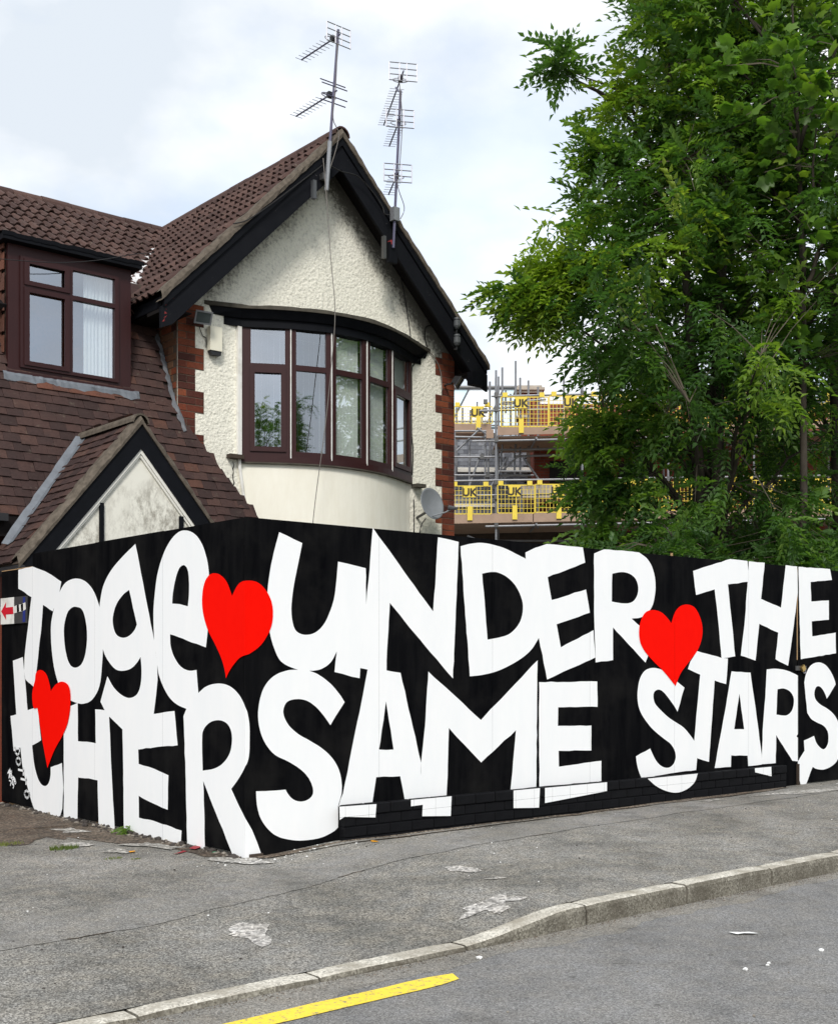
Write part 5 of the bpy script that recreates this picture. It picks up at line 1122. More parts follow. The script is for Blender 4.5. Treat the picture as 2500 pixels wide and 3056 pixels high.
MB().box(4.42, 4.47, 5.42, YV+.045, 7.42, 7.66).build('bracket', 'grey_plastic', a1)
yagi(a1, (4.785, 5.42, 9.62), (0, 1, 0), .80, 8, .11, 'grid')
yagi(a1, (4.72, 5.40, 8.86), (.02, 1, 0), .88, 9, .11, 'rods')
a2 = empty('tv_antenna', (5.73, 5.38, 7.2)); tag(a2, 'aerial mast on the right roof edge carrying three grid-backed aerials', 'antenna')
MB().tube([(5.712, 5.385, 7.05), (5.84, 5.385, 9.22)], .018, 8).build('mast', 'antenna_boom', a2)
MB().box(5.69, 5.79, 5.34, 5.43, 7.42, 7.60).build('splitter_box', 'galvanised', a2)
MB().box(5.69, 5.75, 5.40, YV+.045, 7.10, 7.16).build('bracket', 'bare_red_paint', a2)
MB().box(5.58, 5.62, 5.42, YV+.045, 6.9, 7.2).build('bracket', 'steel_dark', a2)
dA = (.49, .87, 0)
yagi(a2, (5.87, 5.38, 9.46), dA, 1.62, 16, .10, 'grid')
MB().tube([(5.84, 5.385, 9.2), (5.98, 5.62, 9.35), (6.05, 5.75, 9.46)], .012, 6).build('boom_stay', 'antenna_boom', a2)
yagi(a2, (5.80, 5.36, 8.80), dA, .85, 9, .10, 'grid')
yagi(a2, (5.76, 5.36, 8.05), dA, .72, 7, .10, 'grid')
cable([(5.80, 5.36, 9.3), (5.83, 5.34, 8.8), (5.79, 5.34, 8.2), (5.75, 5.34, 7.9), (5.86, 5.33, 7.62), (5.80, 5.34, 7.45)], 'cable_grey', 'thin lead looping down the right aerial mast', .006)
cable([(4.76, 5.36, 9.5), (4.72, 5.35, 8.9), (4.68, 5.35, 8.5), (4.78, 5.36, 8.3), (4.66, 5.39, 7.85)], 'cable_grey', 'thin lead looping down the left aerial mast', .006)

# ================================================================== far slate-roofed building under scaffold
BO = (14.61, 15.41, 0); BR = R_(-40.11)
fb = empty('slate_roof_building', BO, BR, True); tag(fb, 'red brick building with grey slate roof behind the scaffold', 'building')
sc = empty('scaffold', BO, BR, True); tag(sc, 'tube scaffold with toe boards and yellow mesh guards round the far building', 'scaffold')
U = .008206
def bx(p): return (p-1250)*U
def bz(p): return 1.394+(1985-p)*U
MB().box(-6, 14, 2.2, 10, -.1, 5.0).build('wall', 'dark_timber_and_shade', fb)  # brick wall coloured dark, standing for the deep shade under the scaffold deck
MB().box(3.0, 14, 1.9, 10, 4.9, 8.2).build('upper_wall', 'far_brick', fb)
# mansard slate slope at the left, individual slates in courses
sl0, sl1 = Vector((-6, 2.0, 5.0)), Vector((-6, 3.3, 7.6)); su = (sl1-sl0).normalized(); sn = Vector((1, 0, 0)).cross(su)
MB().ext([(-6, 2.03, 4.98), (3.0, 2.03, 4.98), (3.0, 3.33, 7.58), (-6, 3.33, 7.58)], tuple(-sn*.1)).build('roof_slope', 'dark_timber_and_shade', fb)
slm = MB().add([(.003, 0, .016), (.197, 0, .016), (.197, .22, .004), (.003, .22, .004), (.003, 0, .004), (.197, 0, .004)], [(0, 1, 2, 3), (4, 5, 1, 0), (1, 5, 2), (0, 3, 4)])
sl_me = slm.mesh('slate', 'grey_slate', normals=False); rest = MB()
for r in range(22):
    for c_ in range(46):
        x = -6+.2*c_+(.1 if r % 2 else 0); p = Vector((x, 2.0, 5.0))+su*(r*.13)
        if x > 2.8: continue
        m4 = basis(Vector((1, 0, 0)), su, sn, p+sn*random.uniform(0, .006))
        if x > .55: inst('slate', sl_me, fb, m4)
        else: rest.add([tuple(m4 @ Vector(v_)) for v_ in slm.v], slm.f)
tag(rest.build('slates_beyond', 'grey_slate', fb, normals=False), kind='stuff')
for z, t in ((6.55, .12), (5.55, .09)):
    y = 2.0+(z-5.0)*.5; MB().box(-6, 3.0, y-.09, y-.03, z, z+t).build('roof_band', 'white_moulding', fb)
# window openings, sills, brick piers on the right part, only glimpsed through the leaves
for i, x in enumerate((3.4, 5.2, 7.0, 8.8, 10.6)):
    MB().box(x, x+.9, 1.86, 1.90, 5.5, 6.7).build('window', 'dark_interior', fb); MB().box(x-.08, x+.98, 1.78, 1.89, 5.36, 5.46).build('sill', 'stone_cap', fb)
    MB().box(x, x+.9, 2.16, 2.2, 1.6, 3.9).build('window', 'dark_interior', fb)
MB().box(2.55, 4.35, .9, 1.95, 5.62, 5.95).build('parapet', 'stone_cap', fb)
# chimney
ch = MB().box(2.72, 3.28, 3.2, 3.8, 7.2, bz(1100)+.1); ch.build('chimney', 'far_brick', fb)
m = MB(); 
for a, z0, z1 in ((.06, bz(1098), bz(1090)), (.12, bz(1090), bz(1082)), (.05, bz(1082), bz(1074))): m.box(2.72-a, 3.28+a, 3.2-a, 3.8+a, z0+.1, z1+.0995)
m.build('chimney_cap', 'stone_cap', fb); MB().box(2.66, 3.34, 3.14, 3.86, bz(1168), bz(1160)).build('chimney_band', 'stone_cap', fb)
for x in (2.86, 3.02, 3.16): MB().box(x, x+.03, 3.17, 3.198, bz(1158), bz(1100)).build('chimney_rib', 'red_brick', fb)
# sheeted temporary roof beyond the scaffold
for i in range(6):
    x0 = -3.2+i*1.02
    MB().ext([(x0, 5.0, 8.2), (x0+1.0, 5.0, 8.2), (x0+1.62, 6.6, 9.62), (x0+.62, 6.6, 9.62)], (0, .05, -.05)).build('roof_sheet', 'sheet_blue' if i % 2 else 'sheet_white', fb)
    MB().tube([(x0+1.01, 4.96, 8.2), (x0+1.63, 6.56, 9.64)], .022, 6).build('roof_batten', 'steel_dark', fb)
MB().tube([(-2.8, 6.58, 9.68), (3.4, 6.58, 9.68)], .06, 8).build('ridge_bar', 'steel_dark', fb)

def tube_s(a, b, r=.026, name='scaffold_pole', mat='scaffold_tube'): return MB().tube([a, b], r, 8).build(name, mat, sc)
XS = [1.887, 4.0, 6.1, 8.2, 10.3, 12.4]
for i, x in enumerate(XS):
    tube_s((x, 0, -.1), (x, 0, bz(1105) if i == 0 else 9.4)); tube_s((x+.14, 1.25, -.1), (x+.14, 1.25, bz(1088) if i == 0 else 9.6))
for x, t, y in ((bx(1442), 1115, 3.2), (bx(1506), 1070, .9), (bx(1547), 1050, .9), (bx(1565), 1090, 1.3), (bx(1458), 1130, 3.2), (bx(1487), 1100, 1.0)): tube_s((x, y, bz(1330)), (x, y, bz(t)))
for x, t, b in ((bx(1453), 1270, 1440), (bx(1502), 1330, 1440), (bx(1543), 1335, 1400), (bx(1560), 1350, 1400), (bx(1462), 1330, 1440)): tube_s((x, .8, bz(b)), (x, .8, bz(t)))
for px_, t, b, y in ((1372, 1150, 1440, 2.6), (1395, 1130, 1262, 3.4), (1420, 1140, 1262, 3.3), (1470, 1105, 1330, 1.2), (1496, 1120, 1185, 1.4), (1525, 1110, 1185, 1.9), (1535, 1140, 1310, 1.3), (1360, 1268, 1450, .9), (1405, 1300, 1450, .9), (1488, 1330, 1450, .5), (1515, 1345, 1450, .9), (1590, 1100, 1310, 1.25), (1620, 1120, 1310, 1.25), (1560, 1450, 1570, .4), (1610, 1450, 1570, .5), (1700, 1090, 1310, 1.25)): tube_s((bx(px_), y, bz(b)), (bx(px_), y, bz(t)))
for a, b, y in (((1490, 1185), (1560, 1180), 1.3), ((1495, 1165), (1590, 1160), 1.6), ((1500, 1178), (1640, 1168), .9), ((1360, 1290), (1460, 1292), .6), ((1365, 1330), (1440, 1260), .7), ((1500, 1395), (1560, 1340), .7), ((1470, 1440), (1520, 1350), .6)): tube_s((bx(a[0]), y, bz(a[1])), (bx(b[0]), y, bz(b[1])))
for x in (-.6,): tube_s((x, 0, -.1), (x, 0, 7.0))
XE = 13.0
for py, x0, y in ((1184, bx(1478)-.1, -.05), (1227, bx(1430), -.05), (1318, bx(1408), -.05), (1445, -4, -.05), (1489, -4, -.05), (1572, bx(1448), -.05), (1330, bx(1492), .6), (1345, bx(1540), .8)):
    tube_s((x0, y, bz(py)), (XE, y, bz(py)+.25))
for py, x0, x1, y in ((1180, -4, 2.3, 3.2), (1207, -4, 1.9, 3.2), (1217, .9, 2.1, 2.2), (1263, -4, 1.85, 1.0), (1349, -4, bx(1500), .7), (1405, -4, bx(1600), .7), (1600, -4, 6, 1.1), (1395, bx(1480), bx(1590), .6)):
    tube_s((x0, y, bz(py)), (x1, y, bz(py)))
for a, b, y in (((1400, 1450), (1440, 1335), .75), ((1426, 1265), (1455, 1285), .5), ((1395, 1595), (1470, 1625), .3), ((1570, 1350), (1620, 1420), .8)): tube_s((bx(a[0]), y, bz(a[1])), (bx(b[0]), y, bz(b[1])))
for py in (1310, 1565):
    for i in range(7):
        x = bx(1500)+.8+i*1.3; tube_s((x, -.25, bz(py)-.02), (x, 1.4, bz(py)-.02))
# couplers
cm = MB().box(-.05, .05, -.05, .05, -.055, .055).mesh('coupler', 'steel_dark')
for x in XS[:4]:
    for py in (1184, 1227, 1318, 1445, 1489, 1572): inst('coupler', cm, sc, Matrix.Translation((x, -.03, bz(py)+.02*x)))
for px_, py in ((1453, 1180), (1453, 1207), (1442, 1349), (1460, 1405), (1460, 1435), (1478, 1283), (1478, 1335)): inst('coupler', cm, sc, Matrix.Translation((bx(px_), .72, bz(py))))
# boards and decks
for x0, x1, z0, z1, y, t in ((bx(1484), XE, bz(1305), bz(1277), -.085, .2), (-4, XE, bz(1566), bz(1538), -.085, .2), (-4, 1.85, bz(1265), bz(1241), 1.0, 0), (bx(1450), bx(1474), bz(1310), bz(1284), -.12, 0)):
    nb = max(1, int((x1-x0)/3.6)+1)
    for i in range(nb):
        a = x0+(x1-x0)*i/nb; b = x0+(x1-x0)*(i+1)/nb
        MB().ext([(a, y, z0+.02*(a if t else 0)), (b-.02, y, z0+.02*(b if t else 0)), (b-.02, y, z1+.02*(b if t else 0)), (a, y, z1+.02*(a if t else 0))], (0, .035, 0)).build('toe_board', 'scaffold_board', sc)
for z, x0 in ((bz(1312), bx(1484)), (bz(1572)+.03, -4)):
    for i in range(9): MB().ext([(x0, .0+i*.24, z+.02*x0), (XE, i*.24, z+.02*XE), (XE, .225+i*.24, z+.02*XE), (x0, .225+i*.24, z+.02*x0)], (0, 0, .038)).build('deck_plank', 'scaffold_board', sc)
MB().box(-4, 1.8, 1.0, 1.9, bz(1269), bz(1266)).build('deck_plank', 'scaffold_board', sc)
# yellow mesh guards
def guard(x0, x1, z0, z1, y, n, with_text=True, text_at=.45):
    g = empty('brick_guard', (0, 0, 0), 0, True); g.parent = sc
    m = MB(); t = .012
    nc = max(6, int((x1-x0)/.085)); nrw = max(5, int((z1-z0)/.10))
    for i in range(nc+1):
        x = x0+(x1-x0)*i/nc; w = .012 if i in (0, nc, nc//2) else .0052; m.box(x-w, x+w, y, y+t, z0, z1)
    for j in range(nrw+1):
        z = z0+(z1-z0)*j/nrw; w = .012 if j in (0, nrw) else .0052; m.box(x0, x1, y+.0135, y+.022, z-w, z+w)
    m.build('mesh_grid', 'guard_yellow', g)
    xc = x0+(x1-x0)*text_at
    MB().box(xc-.15, xc+.15, y-.02, y-.006, z1-.28, z1+.0).build('name_plate', 'guard_yellow', g)
    MB().box(xc-.05, xc+.07, y-.03, y-.008, z0-.16, z0+.18).build('hanging_tab', 'guard_yellow', g)
    for q in (.08, .86): MB().box(x0+(x1-x0)*q-.06, x0+(x1-x0)*q+.06, y-.09, y-.01, z1-.02, z1+.09).build('hook_tab', 'guard_yellow', g)
    if with_text:
        cu = bpy.data.curves.new('uk', 'FONT'); cu.body = 'UK'; cu.size = .26; cu.align_x = 'CENTER'; cu.extrude = .002; cu.offset = .009
        to = bpy.data.objects.new('uk', cu); COL.objects.link(to); bpy.context.view_layer.update()
        me = bpy.data.meshes.new_from_object(to.evaluated_get(bpy.context.evaluated_depsgraph_get())); bpy.data.objects.remove(to); bpy.data.curves.remove(cu)
        me.materials.clear(); me.materials.append(M('guard_dark'))
        o = bpy.data.objects.new('lettering', me); COL.objects.link(o); o.parent = g; o.location = (xc, y-.026, z1-.245); o.rotation_euler = (R_(90), 0, 0); ORG[o] = Vector((0, 0, 0))
    return g
k_ = 0
for px0, px1 in ((1494, 1634), (1638, 1790), (1794, 1946), (1950, 2100), (2105, 2255), (2260, 2410), (2415, 2565)):
    r_ = .02*bx(px0); guard(bx(px0), bx(px1), bz(1280)+r_, bz(1192)+r_, -.10, k_, True, .42)
for px0, px1 in ((1347, 1465), (1484, 1594), (1596, 1748), (1752, 1904), (1908, 2060), (2064, 2216), (2220, 2372), (2376, 2528)):
    r_ = .02*bx(px0); guard(bx(px0), bx(px1), bz(1537)+r_, bz(1454)+r_, -.10, k_, True, .45)
for x0, x1 in ((-.1, .75), (.8, 1.72)): guard(x0*1.12, x1*1.08, bz(1239), bz(1188), .98, k_, True, .62)

# ================================================================== trees
def ash_leaf(nv, rng):
    """template compound leaf: pairs of leaflets along a drooping stalk; unit scale is metres"""
    vs_, fs = [], []
    L = .27; npair = 5
    pos = [(L*(.28+.72*i/npair), sgn) for i in range(npair) for sgn in (-1, 1)]+[(L, 0)]
    for x, sgn in pos:
        ll = .085*(1.0-.25*abs(x/L-.55)); ww = .0205
        a = sgn*math.radians(62-18*x/L)+rng.uniform(-.15, .15); dx, dy = math.cos(a), math.sin(a)
        dr = -.9*x*x/L; b = np.array([x, 0, dr]); tip = b+np.array([dx*ll, dy*ll, -.35*ll+rng.uniform(-.2, .1)*ll])
        mid = b+np.array([dx*ll*.45, dy*ll*.45, -.06*ll]); side = np.array([-dy, dx, 0])*ww
        o = len(vs_); up = np.array([0, 0, .35*ww])
        vs_ += [b, mid+side+up, tip, mid-side+up]; fs += [(o, o+1, o+2), (o, o+2, o+3)]
    o = len(vs_); w_ = .0022                                    # the stalk itself
    for x in (0, L*.5, L*.98): vs_ += [np.array([x, -w_, -.9*x*x/L]), np.array([x, w_, -.9*x*x/L])]
    fs += [(o, o+1, o+3), (o, o+3, o+2), (o+2, o+3, o+5), (o+2, o+5, o+4)]
    return np.array(vs_), np.array(fs)
def syc_leaf(nv, rng):
    pts = []
    for ang, r in ((-155, .40), (-120, .62), (-92, .56), (-70, .80), (-50, .92), (-34, .68), (-14, .88), (0, 1.04), (14, .88), (34, .68), (50, .92), (70, .80), (92, .56), (120, .62), (155, .40)):
        a = math.radians(ang); rr_ = r*.125*(1+rng.uniform(-.06, .06)); pts.append((.10+rr_*math.cos(a), rr_*math.sin(a), -.25*rr_*rr_/.125-.02*rng.random()))
    vs_ = [(.06, 0, 0), (.10, 0, .008)]+pts; n = len(pts)
    fs = [(1, 2+i, 3+i) for i in range(n-1)]+[(1, n+1, 0), (1, 0, 2)]
    return np.array(vs_), np.array(fs)
def fan_mesh(name, templ, T, Rm, S, tone, mat, rng):
    """place templates with translations T, rotations Rm (n,3,3), scales S; per-face tone"""
    k_ = len(templ); idx = rng.randint(0, k_, len(T)); VV, FF, TT = [], [], []; off = 0
    for q in range(k_):
        sel = np.where(idx == q)[0]; tv, tf = templ[q]
        P_ = np.einsum('nij,vj->nvi', Rm[sel], tv)*S[sel][:, None, None]+T[sel][:, None, :]
        n, v_ = len(sel), len(tv)
        VV.append(P_.reshape(-1, 3)); FF.append((tf[None]+(np.arange(n)*v_)[:, None, None]).reshape(-1, 3)+off); TT.append(np.repeat(tone[sel], len(tf))); off += n*v_
    V = np.concatenate(VV); F = np.concatenate(FF); TT = np.concatenate(TT)
    me = bpy.data.meshes.new(name); me.vertices.add(len(V)); me.vertices.foreach_set('co', V.ravel().astype(np.float32))
    me.loops.add(F.size); me.loops.foreach_set('vertex_index', F.ravel().astype(np.int32)); me.polygons.add(len(F))
    me.polygons.foreach_set('loop_start', np.arange(0, F.size, 3, dtype=np.int32)); me.polygons.foreach_set('loop_total', np.full(len(F), 3, dtype=np.int32))
    me.update(); at = me.attributes.new('tone', 'FLOAT', 'FACE'); at.data.foreach_set('value', TT.astype(np.float32)); me.materials.append(M(mat)); return me
def unit(a): return a/np.maximum(np.linalg.norm(a, axis=-1, keepdims=True), 1e-9)
def make_tree(name, label, base, H, prof, stems, nshoot, leafkind, nleaf, seed, tonef, lean=(0, 0), group=None, extra=(), z_lo=1.5, lump=.25, sc_=1.0, thin=None):
    """stems: list of (dx, dy at top, radius); prof: list of (z, radius). Foliage shoots fill the profile, tied to limbs by twigs."""
    rng = np.random.RandomState(seed); rr_ = random.Random(seed)
    t = empty(name, (base[0], base[1], 0), 0, True); tag(t, label, 'tree', group)
    pzs, prs = zip(*prof)
    paths = []; wood = MB(); wood.smooth = True
    for dx, dy, r in stems:
        n = 12; pts = []
        for i in range(n+1):
            s = i/n; z = -.1+H*.93*s
            pts.append(np.array([dx*s**1.3+.10*math.sin(3*s+seed+dx*4)*s, dy*s**1.3+.10*math.cos(2.6*s+seed)*s, z]))
        wood.tube([tuple(p) for p in pts], [max(.012, r*(1-.88*i/n)) for i in range(n+1)], 8); paths.append(np.array(pts))
    # shoot positions
    P_ = []
    ph = rng.rand(6)*6.28
    while len(P_) < nshoot:
        z = rng.uniform(z_lo, H); R0 = np.interp(z, pzs, prs)
        if R0 <= 0.05 or rng.rand() > (R0/max(prs))**1.2+.08: continue
        a = rng.rand()*6.2832; lum = 1+lump*(math.sin(3*a+ph[0]+z*1.3)*.5+math.sin(5*a+ph[1]-z*2.1)*.35+math.sin(2*a+z*3.3+ph[2])*.35)
        if thin and thin[0] < z < thin[1] and rng.rand() < thin[2]: continue
        rad = R0*lum*(rng.rand()**.42)
        P_.append((rad*math.cos(a)+lean[0]*z, rad*math.sin(a)+lean[1]*z, z+rng.normal()*.1))
    for (ex, ey, ez, er, en) in extra:                          # separate boughs reaching out
        for _ in range(en):
            d = rng.normal(size=3); d = d/np.linalg.norm(d)*er*rng.rand()**.5; P_.append((ex+d[0], ey+d[1], ez+d[2]*.6))
    P_ = np.array(P_)
    # limbs towards well spread targets
    nl = max(14, nshoot//28); tg = P_[rng.choice(len(P_), nl, replace=False)]
    lim = []
    for p in list(tg)+[np.array(e[:3]) for e in extra for _ in (0, 1)]:
        best = None
        st = paths[rr_.randrange(len(paths))]
        hz = np.hypot(p[0], p[1]); z0 = max(.8, p[2]-.55*hz-.4-rr_.random()*.5); i0 = int(np.argmin(abs(st[:, 2]-z0))); q0 = st[i0]
        pts = [q0+(p-q0)*s+np.array([0, 0, .14*hz*math.sin(math.pi*s)])+rng.normal(size=3)*.03*(0 < s < 1) for s in np.linspace(0, 1, 7)]
        r0 = .05*(1-.5*q0[2]/H)
        wood.tube([tuple(x) for x in pts], [max(.005, r0*(1-.86*i/6)) for i in range(7)], 6); lim += pts[2:]
    lim = np.array(lim+[x for st in paths for x in st[5:]])
    wood.build('trunk', 'bark', t)
    tw = MB()
    for p in P_:
        d = np.linalg.norm(lim-p, axis=1); q = lim[int(np.argmin(d+.3*np.maximum(0, lim[:, 2]-p[2])))]
        mid = (p+q)/2+np.array([0, 0, .06])
        tw.tube([tuple(q), tuple(mid), tuple(p)], [.009, .006, .003], 3, False)
    tag(tw.build('twigs', 'twig', t, normals=False), kind='stuff')
    # leaves around each shoot
    ax = unit(np.array([0, 0, H*.45])-P_); out = -ax; out[:, 2] = out[:, 2]*.4+.25; out = unit(out+rng.normal(size=out.shape)*.35)
    n = len(P_); T = np.repeat(P_, nleaf, 0)+np.repeat(out, nleaf, 0)*(rng.rand(n*nleaf, 1)-.45)*.38*sc_
    dirs = unit(np.repeat(out, nleaf, 0)*.55+rng.normal(size=(n*nleaf, 3))*np.array([.75, .75, .45]))
    upv = unit(np.array([0, 0, 1.0])+rng.normal(size=(n*nleaf, 3))*.38); ys = unit(np.cross(upv, dirs)); zs = np.cross(dirs, ys)
    Rm = np.stack([dirs, ys, zs], axis=2); S = (.75+.5*rng.rand(n*nleaf))*sc_
    rel = np.hypot(P_[:, 0], P_[:, 1])
    tone = np.repeat(np.clip(tonef(P_, rng), 0, 1), nleaf)+rng.normal(size=n*nleaf)*.05
    templ = [(ash_leaf if leafkind == 'ash' else syc_leaf)(0, random.Random(seed*10+i)) for i in range(5)]
    me = fan_mesh('crown', templ, T, Rm, S, tone, 'ash_leaf' if leafkind == 'ash' else 'sycamore_leaf', rng)
    o = bpy.data.objects.new('crown', me); COL.objects.link(o); o.parent = t; o['kind'] = 'stuff'; ORG[o] = Vector((0, 0, 0))
    return t
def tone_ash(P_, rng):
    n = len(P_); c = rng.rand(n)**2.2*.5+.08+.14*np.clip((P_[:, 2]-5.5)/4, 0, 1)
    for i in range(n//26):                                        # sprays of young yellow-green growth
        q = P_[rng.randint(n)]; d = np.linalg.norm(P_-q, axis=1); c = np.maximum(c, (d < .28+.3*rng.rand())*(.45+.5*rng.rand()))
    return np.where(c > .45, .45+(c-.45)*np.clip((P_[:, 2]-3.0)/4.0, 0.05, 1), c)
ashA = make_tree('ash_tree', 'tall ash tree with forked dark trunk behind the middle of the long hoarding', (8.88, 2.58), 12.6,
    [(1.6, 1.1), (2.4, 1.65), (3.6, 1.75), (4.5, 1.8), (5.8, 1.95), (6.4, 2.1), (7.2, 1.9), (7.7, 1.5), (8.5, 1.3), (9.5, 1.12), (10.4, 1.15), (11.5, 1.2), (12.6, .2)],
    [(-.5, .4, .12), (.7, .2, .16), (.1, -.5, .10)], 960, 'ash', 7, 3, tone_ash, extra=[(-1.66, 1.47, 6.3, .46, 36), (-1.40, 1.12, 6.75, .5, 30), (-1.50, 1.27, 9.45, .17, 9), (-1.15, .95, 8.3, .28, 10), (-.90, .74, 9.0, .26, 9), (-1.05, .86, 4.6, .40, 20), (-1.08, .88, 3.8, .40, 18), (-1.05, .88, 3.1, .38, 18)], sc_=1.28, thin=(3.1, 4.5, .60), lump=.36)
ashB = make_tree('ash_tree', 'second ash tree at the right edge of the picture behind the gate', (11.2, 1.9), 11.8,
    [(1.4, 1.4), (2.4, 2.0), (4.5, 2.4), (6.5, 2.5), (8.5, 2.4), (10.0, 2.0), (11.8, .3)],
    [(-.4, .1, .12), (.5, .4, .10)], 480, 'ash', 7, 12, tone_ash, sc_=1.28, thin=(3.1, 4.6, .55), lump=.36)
syc = make_tree('sycamore_tree', 'broad-leaved sycamore with large pale leaves growing among the ash trees', (9.25, 1.35), 11.5,
    [(3.0, .4), (5, .9), (7, 1.25), (8.5, 1.5), (10, 1.6), (11.5, .3)], [(-.5, -.1, .07), (.4, .3, .06)], 300, 'syc', 6, 21,
    lambda P_, rng: rng.rand(len(P_))**1.5*.9+.1, z_lo=5.0, lump=.4, sc_=.95)
for lab, b, H, pr, ns, sd_ in (('dense low ash scrub behind the hoarding below the scaffold', (7.3, 2.0), 3.15, [(.6, .6), (1.6, 1.1), (2.5, .95), (3.15, .2)], 200, 31),
                               ('dense low scrub behind the right half of the hoarding', (9.0, 1.15), 2.95, [(.6, .8), (1.6, 1.25), (2.4, 1.1), (2.95, .2)], 250, 32),
                               ('dense low scrub behind the gate at the right edge', (10.6, 1.1), 3.2, [(.6, .8), (1.6, 1.3), (2.6, 1.15), (3.2, .2)], 260, 33)):
    t_ = make_tree('shrub', lab, b, H, pr, [(-.3, .1, .03), (.3, .2, .03), (.0, -.2, .025)], ns, 'ash', 8, sd_, lambda P_, rng: rng.rand(len(P_))**2*.4+.05, z_lo=.5, lump=.3, sc_=.95)
    t_['category'] = 'shrub'
# the tree across the road that the bay window mirrors
def copy_tree(src, loc, rz, s, label):
    r = src.copy(); COL.objects.link(r); r.location = loc; r.rotation_euler.z = rz; r.scale = (s, s, s); r['label'] = label
    for ch_ in src.children:
        c_ = ch_.copy(); COL.objects.link(c_); c_.parent = r
    return r
copy_tree(ashB, (21.5, -22, 0), 2.0, 1.12, 'third ash tree across the road, mirrored in the right bay panes')
copy_tree(ashB, (-10.7, -22.5, 0), 1.0, .97, 'ash tree across the road, seen only as a reflection in the bay window')
copy_tree(ashA, (1.6, -23.5, 0), 4.0, .92, 'smaller ash tree across the road, mirrored in the second bay pane')

# ================================================================== small things on the ground
def pebble_mesh(name, mat, seed):
    bm = bmesh.new(); bmesh.ops.create_icosphere(bm, subdivisions=1, radius=1); rg = random.Random(seed)
    for v_ in bm.verts: v_.co *= rg.uniform(.7, 1.15); v_.co.z *= .65
    me = bpy.data.meshes.new(name); bm.to_mesh(me); bm.free(); me.materials.append(M(mat)); return me
def gravel(name, mat, n, fn, rmin, rmax, seed):
    bm = bmesh.new(); bmesh.ops.create_icosphere(bm, subdivisions=1, radius=1); vs0 = [v_.co.copy() for v_ in bm.verts]; fs0 = [tuple(v_.index for v_ in f.verts) for f in bm.faces]; bm.free()
    rg = random.Random(seed); m = MB()
    for _ in range(n):
        x, y, z = fn(rg); r = rmin+(rmax-rmin)*rg.random()**2.5; a = rg.random()*6.28; sx_, sy_, sz_ = rg.uniform(.7, 1.3), rg.uniform(.7, 1.3), rg.uniform(.4, .8)
        m.add([(x+r*(sx_*v_.x*math.cos(a)-sy_*v_.y*math.sin(a)), y+r*(sx_*v_.x*math.sin(a)+sy_*v_.y*math.cos(a)), z+r*sz_*(v_.z+.5)) for v_ in vs0], fs0)
    o = m.build(name, mat, None, normals=False); tag(o, kind='stuff'); return o
def along_side(rg):
    y = rg.uniform(.0, 4.6); x = -abs(rg.gauss(0, .055))+.03; return x, y, pz(x, y)
o = gravel('rubble', 'stone_pebble', 300, along_side, .005, .026, 1); tag(o, 'loose stones and rubble along the foot of the side hoarding', 'rubble')
o = gravel('rubble', 'black_stone', 300, along_side, .008, .036, 2); tag(o, 'dark broken stones in the gap under the side hoarding', 'rubble')
def on_pave(rg):
    x = rg.uniform(-4, 8); y = rg.uniform(-2.6, 0) if x > 0 or rg.random() < .45 else rg.uniform(-2.4, 4); 
    if x > 0: y = min(y, -.1)
    if x > -.05 and y > 0: x = -rg.uniform(.05, 2.5)
    return x, y, pz(x, y)
o = gravel('grit', 'white_scrap', 170, on_pave, .002, .008, 3); tag(o, 'pale grit and chippings scattered over the pavement', 'grit')
o = gravel('grit', 'black_stone', 260, on_pave, .0022, .009, 4); tag(o, 'dark grit scattered over the pavement', 'grit')
def corner_grit(rg):
    x = rg.gauss(.3, .35); y = -abs(rg.gauss(.0, .1))-.02; return x, y, pz(x, y)
o = gravel('grit', 'white_scrap', 70, corner_grit, .003, .011, 6); tag(o, 'white chippings heaped near the hoarding corner', 'grit')
def on_road(rg): return rg.uniform(-3, 7), rg.uniform(-6.4, -2.9), -.099
o = gravel('grit', 'stone_pebble', 160, on_road, .002, .009, 5); tag(o, 'loose chippings on the road', 'grit')
def scrap(name, mat, x, y, z, pts, label, cat, th=.004, rz=0):
    m = MB(); c, s = math.cos(rz), math.sin(rz); rg = random.Random(int(abs(x*1000)))
    q = [(x+a*c-b*s, y+a*s+b*c, z+.004+rg.uniform(0, .008)) for a, b in pts]; n = len(q); cx_, cy_ = sum(p[0] for p in q)/n, sum(p[1] for p in q)/n
    m.add([(cx_, cy_, z+.012)]+q, [(0, i+1, (i+1) % n+1) for i in range(n)]); o = m.build(name, mat, None, (x, y, z)); tag(o, label, cat); return o
leafp = [(-.05, 0), (-.02, .025), (.02, .028), (.05, .0), (.02, -.022), (-.02, -.024)]
scrap('fallen_petal', 'orange_scrap', -.48, .80, pz(-.48, .8), [(a*.7, b*.9) for a, b in leafp], 'orange petal on the ground before the letter E of the side hoarding', 'petal', rz=.6)
scrap('fallen_petal', 'orange_scrap', .987, -.246, pz(.987, -.246), [(a*.7, b*1.1) for a, b in leafp], 'orange petal on the pavement before the low brick wall', 'petal', rz=1.6)
scrap('red_scrap', 'red_scrap', -.24, .52, pz(-.24, .52), [(-.09, 0), (-.03, .015), (.08, .02), (.09, -.008), (0, -.015)], 'thin dark red scrap before the hoarding corner', 'scrap', rz=.5)
scrap('red_cloth', 'red_scrap', -.05, .62, pz(-.05, .62)+.01, [(-.09, -.02), (-.04, .04), (.06, .03), (.09, -.02), (.0, -.035)], 'crumpled dark red cloth under the side hoarding', 'scrap', rz=.8)
scrap('green_cap', 'green_scrap', -.03, .38, pz(-.03, .38), [(a*.4, b*.8) for a, b in leafp], 'small green bottle cap under the side hoarding', 'cap')
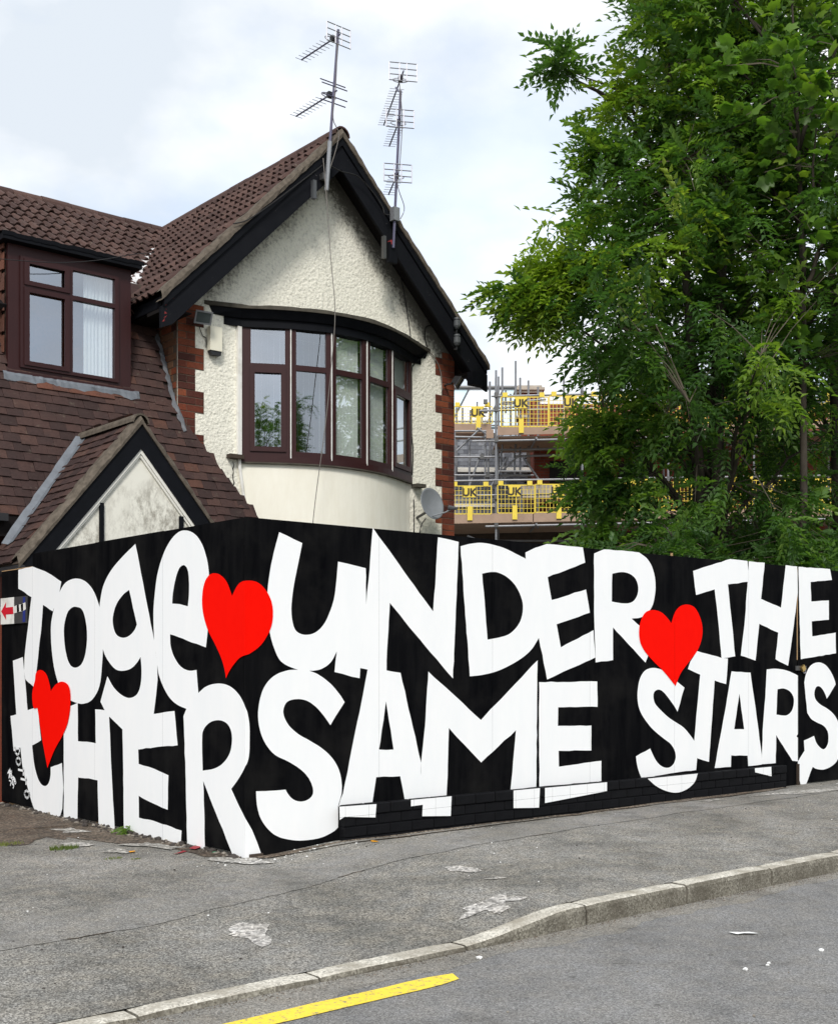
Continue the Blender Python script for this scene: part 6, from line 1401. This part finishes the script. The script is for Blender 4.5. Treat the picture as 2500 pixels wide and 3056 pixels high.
scrap('paper_scrap', 'white_scrap', 1.03, -3.50, -.1, [(-.08, .01), (-.05, .03), (-.01, .022), (.04, .032), (.085, .01), (.05, -.02), (.0, -.016), (-.04, -.03)], 'white scrap of paper lying on the road', 'paper', rz=-.75)
for i, (x, y, z, lab) in enumerate(((1.0, -4.0, -.1, 'white pebble near the right edge of the road'), (.36, -3.98, -.1, 'grey-white pebble on the road, left of a pair'), (.52, -4.0, -.1, 'left pebble of a close pair on the road'), (.56, -3.98, -.1, 'right pebble of a close pair on the road'), (-.48, -2.98, -.1, 'white pebble in the gutter beside the sloping kerb stone'), (-1.7, -4.4, -.1, 'white pebble low on the road near the yellow line'))):
    o = bpy.data.objects.new('pebble', pebble_mesh('pebble', 'white_scrap', i)); COL.objects.link(o); s_ = (.017, .016, .011, .012, .02, .012)[i]; o.location = (x, y, z+s_*.4); o.scale = (s_, s_, s_); tag(o, lab, 'pebble', 'pebbles on the road')
def tuft(x, y, r, n, h, label, tone0, seed):
    rg = np.random.RandomState(seed); V = []; F = []
    for i in range(n):
        a = rg.rand()*6.28; d = r*math.sqrt(rg.rand()); bx_, by_ = x+d*math.cos(a)*1.9, y+d*math.sin(a); z = pz(bx_, by_)
        hh = h*(.4+.9*rg.rand()); la = rg.rand()*6.28; w = .003; le = hh*.8*rg.rand()
        o = len(V); V += [(bx_-w, by_, z), (bx_+w, by_, z), (bx_+le*math.cos(la), by_+le*math.sin(la), z+hh)]; F.append((o, o+1, o+2))
    m = MB(); m.v = V; m.f = F; ob = m.build('grass_tuft', 'grass_blade', None, (x, y, 0), normals=False); tag(ob, label, 'grass')
    at = ob.data.attributes.new('tone', 'FLOAT', 'FACE'); at.data.foreach_set('value', np.clip(tone0+rg.rand(len(F))*.4, 0, 1).astype(np.float32))
tuft(-.80, 1.28, .06, 200, .035, 'low green grass tuft on the ground left of the side hoarding', .1, 1)
tuft(-1.05, 1.75, .07, 160, .03, 'dry yellowish grass tuft behind the green tuft', .6, 2)
tuft(-.72, .62, .04, 60, .012, 'small mossy patch nearest the pavement', .4, 3)
tuft(-.60, .50, .02, 30, .01, 'tiny moss spot beside the mossy patch', .4, 4)
def weed(x, y, label, seed):
    rg = np.random.RandomState(seed); templ = [ash_leaf(0, random.Random(i)) for i in range(3)]; n = 26
    T = np.stack([x+rg.normal(size=n)*.03, y+rg.normal(size=n)*.05, pz(x, y)+.01+.05*rg.rand(n)], 1); d = unit(rg.normal(size=(n, 3))*np.array([1, 1, .5])); up = unit(np.array([0, 0, 1.])+rg.normal(size=(n, 3))*.3); ys = unit(np.cross(up, d)); Rm = np.stack([d, ys, np.cross(d, ys)], axis=2)
    me = fan_mesh('weed', templ, T-np.array([x, y, 0]), Rm, np.full(n, .35), np.full(n, .55), 'ash_leaf', rg); o = bpy.data.objects.new('weed', me); COL.objects.link(o); o.location = (x, y, 0); tag(o, label, 'weed')
weed(-.04, 1.72, 'small bright green weed at the foot of the side hoarding', 5)
# brick gate pier just beyond the side hoarding
pr_ = empty('gate_pier', (.12, 4.62, 0)); tag(pr_, 'brick pier at the far left end of the side hoarding', 'pier')
MB().box(.03, .28, 4.60, 4.88, -.05, 1.9).build('shaft', 'red_brick', pr_)
MB().box(.01, .30, 4.59, 4.90, 1.901, 1.98).build('cap', 'stone_cap', pr_)
